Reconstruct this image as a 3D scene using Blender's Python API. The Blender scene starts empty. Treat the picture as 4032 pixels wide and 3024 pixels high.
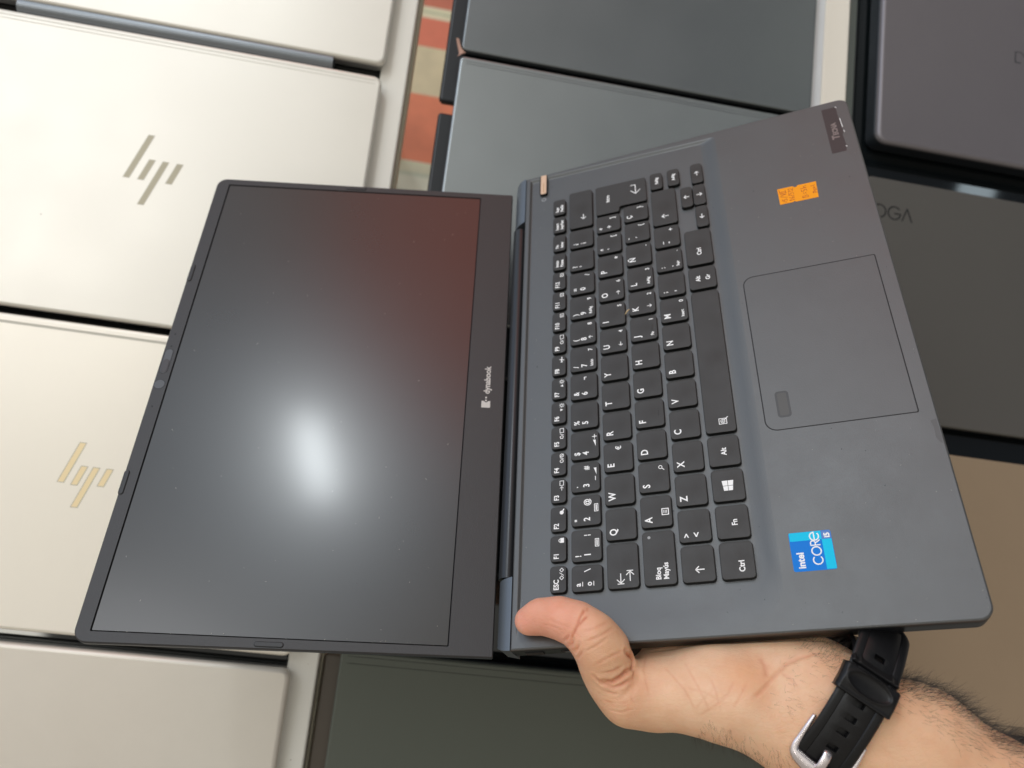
import bpy, bmesh, math, random
import numpy as np
from mathutils import Matrix, Vector
random.seed(4); rng = np.random.default_rng(4)
S = bpy.context.scene
C = S.collection
MM = 0.001

# ------------------------------------------------------------------ camera
cam = bpy.data.cameras.new('camera'); camo = bpy.data.objects.new('camera', cam); C.objects.link(camo)
camo.matrix_world = Matrix(((0.98354, -0.13690, -0.11793, 0.0),
                            (0.11550, 0.97824, -0.17235, 0.0),
                            (0.13896, 0.15589, 0.97795, 0.618),
                            (0, 0, 0, 1)))
cam.sensor_width = 36; cam.lens = 36 * 3189.8 / 4032
cam.clip_start = 0.01; cam.clip_end = 100
cam.dof.use_dof = True; cam.dof.focus_distance = 0.405; cam.dof.aperture_fstop = 8.5
S.camera = camo

# ------------------------------------------------------------------ world: soft daylit shop round the table, as directional light
w = bpy.data.worlds.new('World'); S.world = w; w.use_nodes = True
nt = w.node_tree; nt.nodes.clear()
wo = nt.nodes.new('ShaderNodeOutputWorld'); bg = nt.nodes.new('ShaderNodeBackground')
tc = nt.nodes.new('ShaderNodeTexCoord')
def blob(prev, d, c_in, c_out, col):
    d = Vector(d).normalized()
    dp = nt.nodes.new('ShaderNodeVectorMath'); dp.operation = 'DOT_PRODUCT'
    nt.links.new(tc.outputs['Generated'], dp.inputs[0]); dp.inputs[1].default_value = d
    mr = nt.nodes.new('ShaderNodeMapRange'); mr.interpolation_type = 'SMOOTHSTEP'
    mr.inputs['From Min'].default_value = math.cos(math.radians(c_out))
    mr.inputs['From Max'].default_value = math.cos(math.radians(c_in))
    nt.links.new(dp.outputs['Value'], mr.inputs['Value'])
    mx = nt.nodes.new('ShaderNodeMix'); mx.data_type = 'RGBA'; mx.blend_type = 'MIX'
    nt.links.new(mr.outputs['Result'], mx.inputs['Factor'])
    if isinstance(prev, tuple): mx.inputs[6].default_value = (*prev, 1)
    else: nt.links.new(prev, mx.inputs[6])
    mx.inputs[7].default_value = (*col, 1)
    return mx.outputs[2]
c = blob((0.42, 0.38, 0.33), (-0.3, 0.35, 0.88), 12, 85, (0.98, 0.96, 0.88))
c = blob(c, (0.66, 0.36, 0.66), 14, 50, (0.14, 0.15, 0.17))
c = blob(c, (-0.1, -0.8, 0.5), 20, 60, (0.42, 0.38, 0.32))
c = blob(c, (-0.78, 0.58, 0.2), 10, 32, (0.95, 1.15, 1.5))
c = blob(c, (-0.17, 0.80, 0.52), 6, 30, (0.55, 0.49, 0.43))
c = blob(c, (-0.332, 0.732, 0.595), 2, 15, (1.3, 1.55, 1.8))
c = blob(c, (-0.11, 0.90, 0.42), 5, 16, (1.5, 0.36, 0.25))
c = blob(c, (-0.46, 0.43, 0.78), 3, 16, (2.2, 2.3, 2.4))
c = blob(c, (-0.345, 0.165, 0.92), 0.9, 1.5, (17.0, 16.5, 13.0))
c = blob(c, (-0.37, -0.17, 0.92), 1.2, 2.0, (15.0, 14.5, 13.0))
c = blob(c, (0.42, 0.55, 0.73), 1.6, 2.0, (9.0, 9.0, 7.5))
c = blob(c, (0.55, 0.40, 0.73), 0.9, 1.1, (5.0, 6.0, 6.5))
c = blob(c, (0.0, 0.0, -1.0), 20, 80, (0.10, 0.09, 0.08))
nt.links.new(c, bg.inputs['Color']); bg.inputs['Strength'].default_value = 0.92
nt.links.new(bg.outputs[0], wo.inputs[0])

# ------------------------------------------------------------------ ceiling lamp (its reflection glows on the matt screen)
def area(name, loc, target, size, power, col, shape='DISK', sy=None):
    l = bpy.data.lights.new(name, 'AREA'); l.shape = shape; l.size = size
    if sy: l.size_y = sy
    l.energy = power; l.color = col
    o = bpy.data.objects.new(name, l); C.objects.link(o)
    o.location = loc
    o.rotation_euler = (Vector(target) - Vector(loc)).to_track_quat('-Z', 'Y').to_euler()
    return o
lamp1 = area('ceiling_lamp', (-0.813, 1.710, 1.517), (-0.050, 0.026, 0.150), 0.075, 5.6, (0.92, 0.98, 1.0), 'RECTANGLE', 0.26)
lamp2 = area('window_light', (-1.5, 0.9, 2.2), (0, 0, 0.1), 1.3, 9, (0.97, 0.98, 1.0))

S.view_settings.view_transform = 'Standard'; S.view_settings.look = 'None'
S.view_settings.exposure = 0; S.view_settings.gamma = 1; S.view_settings.use_curve_mapping = False

# ------------------------------------------------------------------ materials
def lin(r, g, b):
    f = lambda v: ((v / 255) / 12.92 if v <= 10 else (((v / 255) + 0.055) / 1.055) ** 2.4)
    return (f(r), f(g), f(b))
def mat(name, col, rough=0.5, metal=0.0, spec=0.5, var=0.0, vscale=20, bump=0.0, bscale=2000, rvar=0.0,
        coat=0.0, sss=0.0, specks=None, specksize=60, speckthr=0.78):
    m = bpy.data.materials.new(name); m.use_nodes = True
    n = m.node_tree.nodes; L = m.node_tree.links
    b = n['Principled BSDF']
    b.inputs['Base Color'].default_value = (*col, 1); b.inputs['Roughness'].default_value = rough
    b.inputs['Metallic'].default_value = metal; b.inputs['Specular IOR Level'].default_value = spec
    b.inputs['Coat Weight'].default_value = coat
    t = n.new('ShaderNodeTexCoord')
    colout = None
    if var or rvar:
        nz = n.new('ShaderNodeTexNoise'); nz.inputs['Scale'].default_value = vscale; nz.inputs['Detail'].default_value = 6
        nz.inputs['Roughness'].default_value = 0.65
        L.new(t.outputs['Object'], nz.inputs['Vector'])
    if var:
        mx = n.new('ShaderNodeMix'); mx.data_type = 'RGBA'
        L.new(nz.outputs['Fac'], mx.inputs['Factor'])
        mx.inputs[6].default_value = (*[v * (1 - var) for v in col], 1)
        mx.inputs[7].default_value = (*[min(1, v * (1 + var)) for v in col], 1)
        colout = mx.outputs[2]
    if rvar:
        mr = n.new('ShaderNodeMapRange'); L.new(nz.outputs['Fac'], mr.inputs['Value'])
        mr.inputs['From Min'].default_value = 0.3; mr.inputs['From Max'].default_value = 0.7
        mr.inputs['To Min'].default_value = rough - rvar; mr.inputs['To Max'].default_value = rough + rvar
        L.new(mr.outputs['Result'], b.inputs['Roughness'])
    if specks:
        v = n.new('ShaderNodeTexNoise'); v.inputs['Scale'].default_value = specksize; v.inputs['Detail'].default_value = 2
        L.new(t.outputs['Object'], v.inputs['Vector'])
        r = n.new('ShaderNodeMapRange'); r.interpolation_type = 'SMOOTHSTEP'
        L.new(v.outputs['Fac'], r.inputs['Value'])
        r.inputs['From Min'].default_value = speckthr; r.inputs['From Max'].default_value = speckthr + 0.03
        mx2 = n.new('ShaderNodeMix'); mx2.data_type = 'RGBA'
        L.new(r.outputs['Result'], mx2.inputs['Factor'])
        if colout: L.new(colout, mx2.inputs[6])
        else: mx2.inputs[6].default_value = (*col, 1)
        mx2.inputs[7].default_value = (*specks, 1); colout = mx2.outputs[2]
    if colout: L.new(colout, b.inputs['Base Color'])
    if bump:
        nb = n.new('ShaderNodeTexNoise'); nb.inputs['Scale'].default_value = bscale; nb.inputs['Detail'].default_value = 3
        L.new(t.outputs['Object'], nb.inputs['Vector'])
        bp = n.new('ShaderNodeBump'); bp.inputs['Strength'].default_value = bump; bp.inputs['Distance'].default_value = 0.0003
        L.new(nb.outputs['Fac'], bp.inputs['Height']); L.new(bp.outputs['Normal'], b.inputs['Normal'])
    if sss:
        b.inputs['Subsurface Weight'].default_value = sss
        b.inputs['Subsurface Radius'].default_value = (1.0, 0.35, 0.2); b.inputs['Subsurface Scale'].default_value = 0.004
    return m
M = {}
M['deck'] = mat('deck_paint', (0.116, 0.119, 0.120), 0.42, 0.60, 0.5, var=0.08, vscale=30, bump=0.25, bscale=2600, rvar=0.05, specks=(0.05, 0.052, 0.056), specksize=420, speckthr=0.745)
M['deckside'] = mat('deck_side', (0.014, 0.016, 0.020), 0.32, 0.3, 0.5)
M['cap'] = mat('hinge_cap_blue_lit', (0.13, 0.15, 0.172), 0.40, 0.6, 0.5, bump=0.2, bscale=2600)  # bluer than the deck: bluish light on the slope put into the colour
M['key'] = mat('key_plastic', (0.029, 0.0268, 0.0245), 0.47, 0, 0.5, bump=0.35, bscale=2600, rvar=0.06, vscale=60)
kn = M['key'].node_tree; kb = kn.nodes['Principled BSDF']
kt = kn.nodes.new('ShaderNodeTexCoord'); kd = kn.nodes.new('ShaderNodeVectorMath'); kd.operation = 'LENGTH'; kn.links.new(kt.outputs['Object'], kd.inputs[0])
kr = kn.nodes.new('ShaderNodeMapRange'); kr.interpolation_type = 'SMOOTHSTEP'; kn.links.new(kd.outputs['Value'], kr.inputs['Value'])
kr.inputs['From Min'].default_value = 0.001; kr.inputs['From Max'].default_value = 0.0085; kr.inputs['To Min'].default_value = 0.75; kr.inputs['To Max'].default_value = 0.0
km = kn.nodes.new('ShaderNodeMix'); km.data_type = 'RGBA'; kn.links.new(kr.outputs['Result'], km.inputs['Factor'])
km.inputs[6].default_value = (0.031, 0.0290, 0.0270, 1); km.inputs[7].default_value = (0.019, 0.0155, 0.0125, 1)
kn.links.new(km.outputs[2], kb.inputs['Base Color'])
M['keyside'] = mat('key_side', (0.006, 0.006, 0.006), 0.35)
M['legend'] = mat('legend_paint', (0.95, 0.95, 0.95), 0.5)
M['bezel'] = mat('bezel_plastic', (0.030, 0.029, 0.030), 0.42, 0, 0.5, bump=0.35, bscale=2200)
M['lidshell'] = mat('lid_shell', (0.03, 0.036, 0.045), 0.35, 0.4)
M['screen'] = mat('screen_matt_glass', (0.019, 0.0175, 0.016), 0.28, 0, 0.62, var=0.12, vscale=12, rvar=0.010)
M['screen'].node_tree.nodes['Principled BSDF'].inputs['Coat Weight'].default_value = 0.38
M['screen'].node_tree.nodes['Principled BSDF'].inputs['Coat Roughness'].default_value = 0.15
M['gap'] = mat('dark_gap', (0.003, 0.003, 0.004), 0.6)
M['barrel'] = mat('hinge_barrel', (0.035, 0.037, 0.04), 0.30, 0.5)
M['rubber'] = mat('rubber', (0.022, 0.023, 0.025), 0.45)
M['pad'] = mat('touchpad', (0.110, 0.112, 0.113), 0.44, 0.55, 0.5, bump=0.2, bscale=1500, var=0.08, vscale=40)
M['sensor'] = mat('sensor', (0.055, 0.052, 0.048), 0.4)
M['sensor_rim'] = mat('sensor_rim', (0.035, 0.035, 0.036), 0.4)
M['gold'] = mat('power_button_metal', (0.78, 0.52, 0.35), 0.35, 0.6)
M['grey_mark'] = mat('printed_mark', (0.38, 0.39, 0.40), 0.5)
M['logo'] = mat('logo_print', (0.62, 0.58, 0.55), 0.45)
M['orange'] = mat('orange_sticker', (1.0, 0.36, 0.015), 0.6, 0, 0.15)
M['ink'] = mat('red_ink', (0.42, 0.06, 0.01), 0.6)
M['blue_a'] = mat('sticker_blue', (0.0, 0.20, 0.72), 0.4, 0, 0.15)
M['blue_b'] = mat('sticker_cyan', (0.0, 0.58, 0.88), 0.4, 0, 0.15)
M['blue_c'] = mat('sticker_indigo', (0.03, 0.15, 0.50), 0.35)
M['residue'] = mat('sticker_residue', (0.035, 0.026, 0.027), 0.42)
M['tecna'] = mat('badge_print', (0.22, 0.17, 0.16), 0.5)
M['stain'] = mat('worn_patch', (0.085, 0.085, 0.085), 0.38, 0.5)

# ------------------------------------------------------------------ mesh helpers (all sizes in mm, stored in metres)
def link(name, me, m=None, parent=None, smooth=False):
    o = bpy.data.objects.new(name, me); C.objects.link(o)
    if m is not None:
        for x in (m if isinstance(m, (list, tuple)) else [m]): me.materials.append(x)
    if parent is not None: o.parent = parent
    if smooth:
        for p in me.polygons: p.use_smooth = True
    return o
def tag(o, label=None, cat=None, group=None, kind=None):
    if label: o['label'] = label
    if cat: o['category'] = cat
    if group: o['group'] = group
    if kind: o['kind'] = kind
    return o
def empty(name, mw):
    o = bpy.data.objects.new(name, None); C.objects.link(o); o.matrix_world = mw; o.empty_display_size = 0.02
    return o
def mesh_from(name, V, F, mi=None):
    me = bpy.data.meshes.new(name)
    me.from_pydata([tuple(x * MM for x in v) for v in V], [], F)
    if mi: me.polygons.foreach_set('material_index', mi)
    me.update(); return me
def rquad(co, rad, n=6):
    """outline of a convex quad (counter-clockwise) with rounded corners"""
    out = []
    k = len(co)
    if not isinstance(rad, (list, tuple)): rad = [rad] * k
    for i in range(k):
        p = np.array(co[i], float); a = np.array(co[i - 1], float) - p; b = np.array(co[(i + 1) % k], float) - p
        a /= np.linalg.norm(a); b /= np.linalg.norm(b)
        r = max(rad[i], 0.02)
        ang = math.acos(max(-1, min(1, a @ b))); t = r / math.tan(ang / 2)
        cdir = (a + b) / np.linalg.norm(a + b); cc = p + cdir * r / math.sin(ang / 2)
        s = p + a * t - cc; e = p + b * t - cc
        a0 = math.atan2(s[1], s[0]); a1 = math.atan2(e[1], e[0])
        while a1 < a0: a1 += 2 * math.pi
        if a1 - a0 > math.pi: a1 -= 2 * math.pi
        for j in range(n + 1):
            q = a0 + (a1 - a0) * j / n
            out.append((cc[0] + r * math.cos(q), cc[1] + r * math.sin(q)))
    return out
def inset_quad(co, d):
    k = len(co); out = []
    for i in range(k):
        p = np.array(co[i], float); a = np.array(co[i - 1], float); b = np.array(co[(i + 1) % k], float)
        e1 = (p - a) / np.linalg.norm(p - a); e2 = (b - p) / np.linalg.norm(b - p)
        n1 = np.array([-e1[1], e1[0]]); n2 = np.array([-e2[1], e2[0]])
        A = np.array([n1, n2]); bb = np.array([n1 @ p + d, n2 @ p + d])
        out.append(tuple(np.linalg.solve(A, bb)))
    return out
def rect(x0, x1, y0, y1): return [(x0, y0), (x1, y0), (x1, y1), (x0, y1)]
def slab_vf(co, rad, rings, n=6, cap0=True, cap1=True):
    """stack of rings [(z, inset, (material))] from bottom to top"""
    if not isinstance(rad, (list, tuple)): rad = [rad] * len(co)
    V = []; F = []; MI = []; m = len(co) * (n + 1)
    for z, ins, *_ in rings:
        pts = rquad(inset_quad(co, ins), [max(0.03, r - ins) for r in rad], n)
        V += [(x, y, z) for x, y in pts]
    for k in range(len(rings) - 1):
        mi = rings[k + 1][2] if len(rings[k + 1]) > 2 else 0
        for i in range(m):
            j = (i + 1) % m
            F.append((k * m + i, k * m + j, (k + 1) * m + j, (k + 1) * m + i)); MI.append(mi)
    if cap0: F.append(tuple(range(m - 1, -1, -1))); MI.append(rings[0][2] if len(rings[0]) > 2 else 0)
    if cap1: F.append(tuple(range((len(rings) - 1) * m, len(rings) * m))); MI.append(rings[-1][2] if len(rings[-1]) > 2 else 0)
    return V, F, MI
def slab(name, co, rad, rings, m, parent=None, n=6, smooth=False):
    V, F, MI = slab_vf(co, rad, rings, n)
    o = link(name, mesh_from(name, V, F, MI), m, parent)
    if smooth:
        sharp_smooth(o)
    return o
def sharp_smooth(o, deg=38):
    me = o.data
    for p in me.polygons: p.use_smooth = True
    bm = bmesh.new(); bm.from_mesh(me)
    for e in bm.edges:
        if len(e.link_faces) == 2 and e.calc_face_angle(0) > math.radians(deg): e.smooth = False
    for f in bm.faces:
        if abs(f.normal.z) > 0.9995: f.smooth = False
    bm.to_mesh(me); bm.free()
def bevel_rings(zb, zt, b, steps=3, mi=0, mt=None):
    mt = mi if mt is None else mt
    r = [(zb, b * 0.6, mi), (zb + b * 0.6, 0, mi), (zt - b, 0, mi)]
    for i in range(1, steps + 1):
        a = math.pi / 2 * i / steps
        r.append((zt - b + b * math.sin(a), b * (1 - math.cos(a)), mt))
    return r
class MB:
    """collects flat polygons, bars, text into one mesh"""
    def __init__(s): s.V = []; s.F = []; s.MI = []
    def add(s, V, F, mi=0):
        k = len(s.V); s.V += [tuple(v) for v in V]; s.F += [tuple(i + k for i in f) for f in F]; s.MI += [mi] * len(F)
    def poly(s, pts, z, mi=0, h=0.05):
        n = len(pts); V = [(x, y, z) for x, y in pts] + [(x, y, z + h) for x, y in pts]
        F = [tuple(range(n, 2 * n)), tuple(range(n - 1, -1, -1))] + [(i, (i + 1) % n, n + (i + 1) % n, n + i) for i in range(n)]
        s.add(V, F, mi)
    def line(s, p, q, wd, z, mi=0, h=0.05):
        p = np.array(p, float); q = np.array(q, float); d = q - p; L = np.linalg.norm(d)
        if L < 1e-6: return
        d /= L; nrm = np.array([-d[1], d[0]]) * wd / 2; e = d * wd * 0.3
        s.poly([tuple(p - e - nrm), tuple(q + e - nrm), tuple(q + e + nrm), tuple(p - e + nrm)], z, mi, h)
    def path(s, pts, wd, z, mi=0, h=0.05):
        for i in range(len(pts) - 1): s.line(pts[i], pts[i + 1], wd, z + 0.001 * (i % 2), mi, h)
    def ring(s, cx, cy, r, wd, z, mi=0, a0=0, a1=360, n=14, sx=1, h=0.05):
        p = [(cx + sx * r * math.cos(math.radians(a0 + (a1 - a0) * i / n)), cy + r * math.sin(math.radians(a0 + (a1 - a0) * i / n))) for i in range(n + 1)]
        s.path(p, wd, z, mi, h)
    def disc(s, cx, cy, r, z, mi=0, n=14, h=0.05):
        s.poly([(cx + r * math.cos(2 * math.pi * i / n), cy + r * math.sin(2 * math.pi * i / n)) for i in range(n)], z, mi, h)
    def text(s, txt, x, y, size, z, mi=0, align='LEFT', sx=0.92, bold=0.012, rot=0.0, h=0.05):
        bold += 0.010
        V, F = text_vf(txt, align, bold)
        cr, sr = math.cos(rot), math.sin(rot)
        W = []
        for (a, b, c) in V:
            a *= size * sx; b *= size
            W.append((x + a * cr - b * sr, y + a * sr + b * cr, z + (h if c > 0 else 0)))
        s.add(W, F, mi)
    def build(s, name, m, parent=None):
        return link(name, mesh_from(name, s.V, s.F, s.MI), m, parent)
_tc = {}
def text_vf(txt, align='LEFT', bold=0.012):
    k = (txt, align, bold)
    if k in _tc: return _tc[k]
    cu = bpy.data.curves.new('t', 'FONT'); cu.body = txt; cu.size = 1.0; cu.align_x = align
    cu.extrude = 0.01; cu.offset = bold; cu.resolution_u = 3
    o = bpy.data.objects.new('t', cu); C.objects.link(o)
    dg = bpy.context.evaluated_depsgraph_get()
    me = bpy.data.meshes.new_from_object(o.evaluated_get(dg))
    V = [tuple(v.co) for v in me.vertices]; F = [tuple(p.vertices) for p in me.polygons]
    bpy.data.objects.remove(o); bpy.data.curves.remove(cu); bpy.data.meshes.remove(me)
    _tc[k] = (V, F); return V, F

# ------------------------------------------------------------------ floor far below
def floor_mat():
    m = bpy.data.materials.new('floor_tiles'); m.use_nodes = True; n = m.node_tree.nodes; L = m.node_tree.links
    b = n['Principled BSDF']; b.inputs['Roughness'].default_value = 0.3
    t = n.new('ShaderNodeTexCoord'); sp = n.new('ShaderNodeSeparateXYZ'); L.new(t.outputs['Object'], sp.inputs[0])
    mod = n.new('ShaderNodeMath'); mod.operation = 'WRAP'
    L.new(sp.outputs['Y'], mod.inputs[0]); mod.inputs[1].default_value = 1.1; mod.inputs[2].default_value = 0.5
    mr = n.new('ShaderNodeMapRange'); L.new(mod.outputs[0], mr.inputs['Value'])
    mr.inputs['From Min'].default_value = 0.5; mr.inputs['From Max'].default_value = 1.1
    cr = n.new('ShaderNodeValToRGB'); cr.color_ramp.interpolation = 'CONSTANT'
    L.new(mr.outputs['Result'], cr.inputs['Fac'])
    f = lambda y: (y - 0.5) / 0.6
    stops = [(0.50, (0.80, 0.84, 0.66)), (0.56, (0.62, 0.66, 0.50)), (0.572, (0.80, 0.80, 0.64)), (0.600, (0.62, 0.66, 0.50)), (0.607, (0.74, 0.72, 0.52)),
             (0.628, (0.88, 0.26, 0.13)), (0.760, (0.76, 0.65, 0.42)), (0.854, (0.80, 0.22, 0.13)),
             (0.913, (0.80, 0.72, 0.50)), (0.922, (0.56, 0.58, 0.38)), (0.928, (0.78, 0.72, 0.50)), (0.937, (0.60, 0.18, 0.11)), (0.99, (0.78, 0.72, 0.50))]
    while len(cr.color_ramp.elements) < len(stops): cr.color_ramp.elements.new(0.5)
    for e, (y, col) in zip(cr.color_ramp.elements, stops):
        e.position = f(y)
    for e, (y, col) in zip(cr.color_ramp.elements, stops):
        e.position = f(y); e.color = (*col, 1)
    nz = n.new('ShaderNodeTexNoise'); nz.inputs['Scale'].default_value = 30; L.new(t.outputs['Object'], nz.inputs['Vector'])
    hs = n.new('ShaderNodeHueSaturation'); L.new(cr.outputs['Color'], hs.inputs['Color'])
    mv = n.new('ShaderNodeMapRange'); L.new(nz.outputs['Fac'], mv.inputs['Value']); mv.inputs['To Min'].default_value = 0.85; mv.inputs['To Max'].default_value = 1.15
    L.new(mv.outputs['Result'], hs.inputs['Value']); L.new(hs.outputs['Color'], b.inputs['Base Color'])
    return m
fl = MB(); fl.add([(-3000, -3000, -782), (3000, -3000, -782), (3000, 3000, -782), (-3000, 3000, -782)], [(0, 1, 2, 3)])
tag(fl.build('floor', floor_mat()), kind='structure')

# ------------------------------------------------------------------ display counters: black glass top, pale frame rails
M['glass'] = mat('black_glass', (0.006, 0.008, 0.009), 0.04, 0, 0.5)
M['rail'] = mat('cream_rail_paint', (0.90, 0.88, 0.81), 0.35, 0, 0.5, var=0.03, vscale=8, specks=(0.30, 0.24, 0.18), specksize=240, speckthr=0.76)
M['rail2'] = mat('cream_wide_rail_paint', (0.93, 0.88, 0.78), 0.35, 0, 0.5, var=0.03, vscale=8)
M['rail_side'] = mat('rail_side_shaded', (0.60, 0.56, 0.44), 0.5)  # darker copy of the rail cream: shading of the side face put into colour
M['railwhite'] = mat('white_tape', (0.80, 0.83, 0.86), 0.35, var=0.06, vscale=40)
M['greystrip'] = mat('grey_glass_edge', (0.10, 0.115, 0.105), 0.35)
M['leg'] = mat('counter_leg_paint', (0.45, 0.42, 0.36), 0.5)
def box(mb, x0, x1, y0, y1, z0, z1, mi=0):
    V = [(x0, y0, z0), (x1, y0, z0), (x1, y1, z0), (x0, y1, z0), (x0, y0, z1), (x1, y0, z1), (x1, y1, z1), (x0, y1, z1)]
    mb.add(V, [(3, 2, 1, 0), (4, 5, 6, 7), (0, 1, 5, 4), (1, 2, 6, 5), (2, 3, 7, 6), (3, 0, 4, 7)], mi)
def bbox(name, x0, x1, y0, y1, z0, z1, m, parent, bev=1.0):
    return slab(name, rect(x0, x1, y0, y1), bev, bevel_rings(z0, z1, bev), m, parent, n=3, smooth=True)
Y0, Y1 = -420, 760
cl = empty('display_counter', Matrix.Translation((-0.23, 0.1, -0.782)))
tag(cl, 'black glass topped counter with cream frame rail under the silver laptops', 'counter', 'display counters carrying the laptops')
def reparent(o, p):
    o.parent = p; o.matrix_parent_inverse = p.matrix_world.inverted()
bpy.context.view_layer.update()
def part(o, p): reparent(o, p); return o
part(bbox('glass_top', -700, -62, Y0, Y1, -10, 0, M['glass'], None), cl)
part(bbox('frame_rail', -61.5, -40, Y0, Y1, -32, 6, M['rail'], None, 1.5), cl)
part(bbox('frame_lip', -39.8, -37.5, Y0, Y1, -32, -8, M['rail_side'], None, 0.8), cl)
for x, y in ((-680, Y0 + 20), (-180, Y0 + 20), (-680, Y1 - 60), (-180, Y1 - 60)):
    part(bbox('leg', x, x + 35, y, y + 35, -781, -32.5, M['leg'], None), cl)
cm = empty('display_counter', Matrix.Translation((0.15, 0.1, -0.782)))
tag(cm, 'middle counter with wide white and cream rail, under the dark grey laptops', 'counter', 'display counters carrying the laptops')
bpy.context.view_layer.update()
part(bbox('glass_top', 0, 301, Y0, Y1, -24, -14, M['glass'], None), cm)
part(bbox('frame_rail', 313.1, 336, Y0, Y1, -60, 6, M['rail2'], None, 1.2), cm)
part(bbox('white_tape', 303, 312.9, Y0, Y1, -60, 5.6, M['railwhite'], None, 0.8), cm)
for x, y in ((20, Y0 + 20), (290, Y0 + 20), (20, Y1 - 60), (290, Y1 - 60)):
    part(bbox('leg', x, x + 35, y, y + 35, -781, -61, M['leg'], None), cm)
cr_ = empty('display_counter', Matrix.Translation((0.5, 0.1, -0.782)))
tag(cr_, 'black glass topped counter with grey edge strip under the laptops by the wide rail', 'counter', 'display counters carrying the laptops')
bpy.context.view_layer.update()
part(bbox('glass_top', 345.3, 900, Y0, Y1, -10, 0, M['glass'], None), cr_)
part(bbox('edge_strip', 336.3, 345, Y0, Y1, -30, 1.5, M['greystrip'], None, 0.6), cr_)
for x, y in ((360, Y0 + 20), (860, Y0 + 20), (360, Y1 - 60), (860, Y1 - 60)):
    part(bbox('leg', x, x + 35, y, y + 35, -781, -31, M['leg'], None), cr_)

# ------------------------------------------------------------------ closed laptops on the counters
def closed_laptop(label, x0, x1, y0, y1, zt, lidm, basem, thick=18, lidt=6, rad=7, bev=2.2, hinge=True, line=None,
                  over=0, barrel=None, group='closed laptops laid out on the counters', basex=0):
    r = empty('closed_laptop', Matrix.Translation((x0 * MM, y0 * MM, (zt - thick) * MM)))
    tag(r, label, 'laptop', group)
    bpy.context.view_layer.update()
    ox, oy, oz = x0, y0, zt - thick
    def sl(name, a0, a1, b0, b1, c0, c1, m, rd, bv):
        return slab(name, rect(a0 - ox, a1 - ox, b0 - oy, b1 - oy), rd, bevel_rings(c0 - oz, c1 - oz, bv, 4), m, r, n=7, smooth=True)
    lid = sl('lid', x0, x1, y0, y1, zt - lidt, zt, lidm, rad, bev)
    sl('base', x0 + 0.8 - basex, x1 - 0.8, y0 + 3, y1 - 0.8, zt - thick, zt - lidt - 0.6, basem, rad, 2.5)
    if line:
        for (dy, wd, m) in line:
            o = sl('antenna_line', x0 + 5, x1 - 5, y1 - dy - wd, y1 - dy, zt - 0.2, zt + 0.05, m, 0.3, 0.05); reparent_local(o, lid)
    if barrel:
        bm_, a, b = barrel
        V = []; F = []; n = 20; R = 7.0; cy = y0 - 2.6 - oy; cz = zt - 8.0 - oz
        for xx in (x0 + a - ox, x1 - b - ox):
            for i in range(n): V.append((xx, cy + R * math.cos(2 * math.pi * i / n), cz + R * math.sin(2 * math.pi * i / n)))
        F = [(i, (i + 1) % n, n + (i + 1) % n, n + i) for i in range(n)] + [tuple(range(n)), tuple(range(2 * n - 1, n - 1, -1))]
        o = link('hinge_barrel', mesh_from('hinge_barrel', V, F), bm_, r); sharp_smooth(o, 50)
    return r, lid
def reparent_local(o, p):
    # o and p share the same frame (child of the same root): hang o below p
    o.parent = p; o.matrix_parent_inverse = Matrix.Identity(4)
M['silver'] = mat('silver_lid', (0.79, 0.755, 0.68), 0.38, 0.35, 0.5, var=0.045, vscale=9, rvar=0.05, specks=(0.20, 0.17, 0.14), specksize=95, speckthr=0.80)
M['silver2'] = mat('pale_gold_lid', (0.86, 0.81, 0.715), 0.38, 0.35, 0.5, var=0.04, vscale=11, rvar=0.05, specks=(0.25, 0.2, 0.16), specksize=90, speckthr=0.81)
M['silver3'] = mat('worn_silver_lid', (0.73, 0.68, 0.60), 0.42, 0.35, 0.5, var=0.07, vscale=14, rvar=0.06, specks=(0.85, 0.75, 0.5), specksize=120, speckthr=0.79)
M['silverbase'] = mat('silver_base', (0.55, 0.54, 0.52), 0.35, 0.6)
M['antenna'] = mat('antenna_band', (0.60, 0.57, 0.49), 0.45)
M['hinge_grey'] = mat('grey_hinge', (0.22, 0.24, 0.26), 0.35, 0.6)
M['hpdark'] = mat('mirror_logo_dark', (0.40, 0.36, 0.26), 0.35, 0.2)
M['hplight'] = mat('mirror_logo_pale', (0.90, 0.74, 0.45), 0.35, 0.2)
M['logoedge'] = mat('logo_edge', (0.50, 0.46, 0.38), 0.35, 0.3)
M['blackbase'] = mat('black_base', (0.012, 0.016, 0.021), 0.38)
M['slate'] = mat('slate_lid', (0.20, 0.217, 0.228), 0.31, 0.8, 0.5, var=0.06, vscale=10, bump=0.15, bscale=1800, rvar=0.04)
M['slate2'] = mat('grey_lid', (0.31, 0.335, 0.345), 0.31, 0.8, 0.5, var=0.05, vscale=10, bump=0.15, bscale=1800, rvar=0.04)
M['olive'] = mat('green_grey_lid', (0.105, 0.116, 0.096), 0.42, 0.35, 0.5, var=0.08, vscale=9, rvar=0.04)
M['oliveline'] = mat('green_grey_line', (0.045, 0.05, 0.04), 0.45)
M['mauve'] = mat('mauve_grey_lid', (0.20, 0.185, 0.198), 0.42, 0.5, 0.5, var=0.06, vscale=12, bump=0.15, bscale=1800)
M['graph'] = mat('graphite_lid', (0.115, 0.109, 0.099), 0.45, 0.25, 0.5, var=0.05, vscale=9)
M['bronze'] = mat('bronze_lid', (0.42, 0.31, 0.205), 0.42, 0.4, 0.5, var=0.07, vscale=10, bump=0.1, bscale=1500, specks=(0.4, 0.33, 0.25), specksize=160, speckthr=0.80)
M['bluegrey'] = mat('groove_mauve', (0.13, 0.115, 0.13), 0.4)
Z = 18
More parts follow.
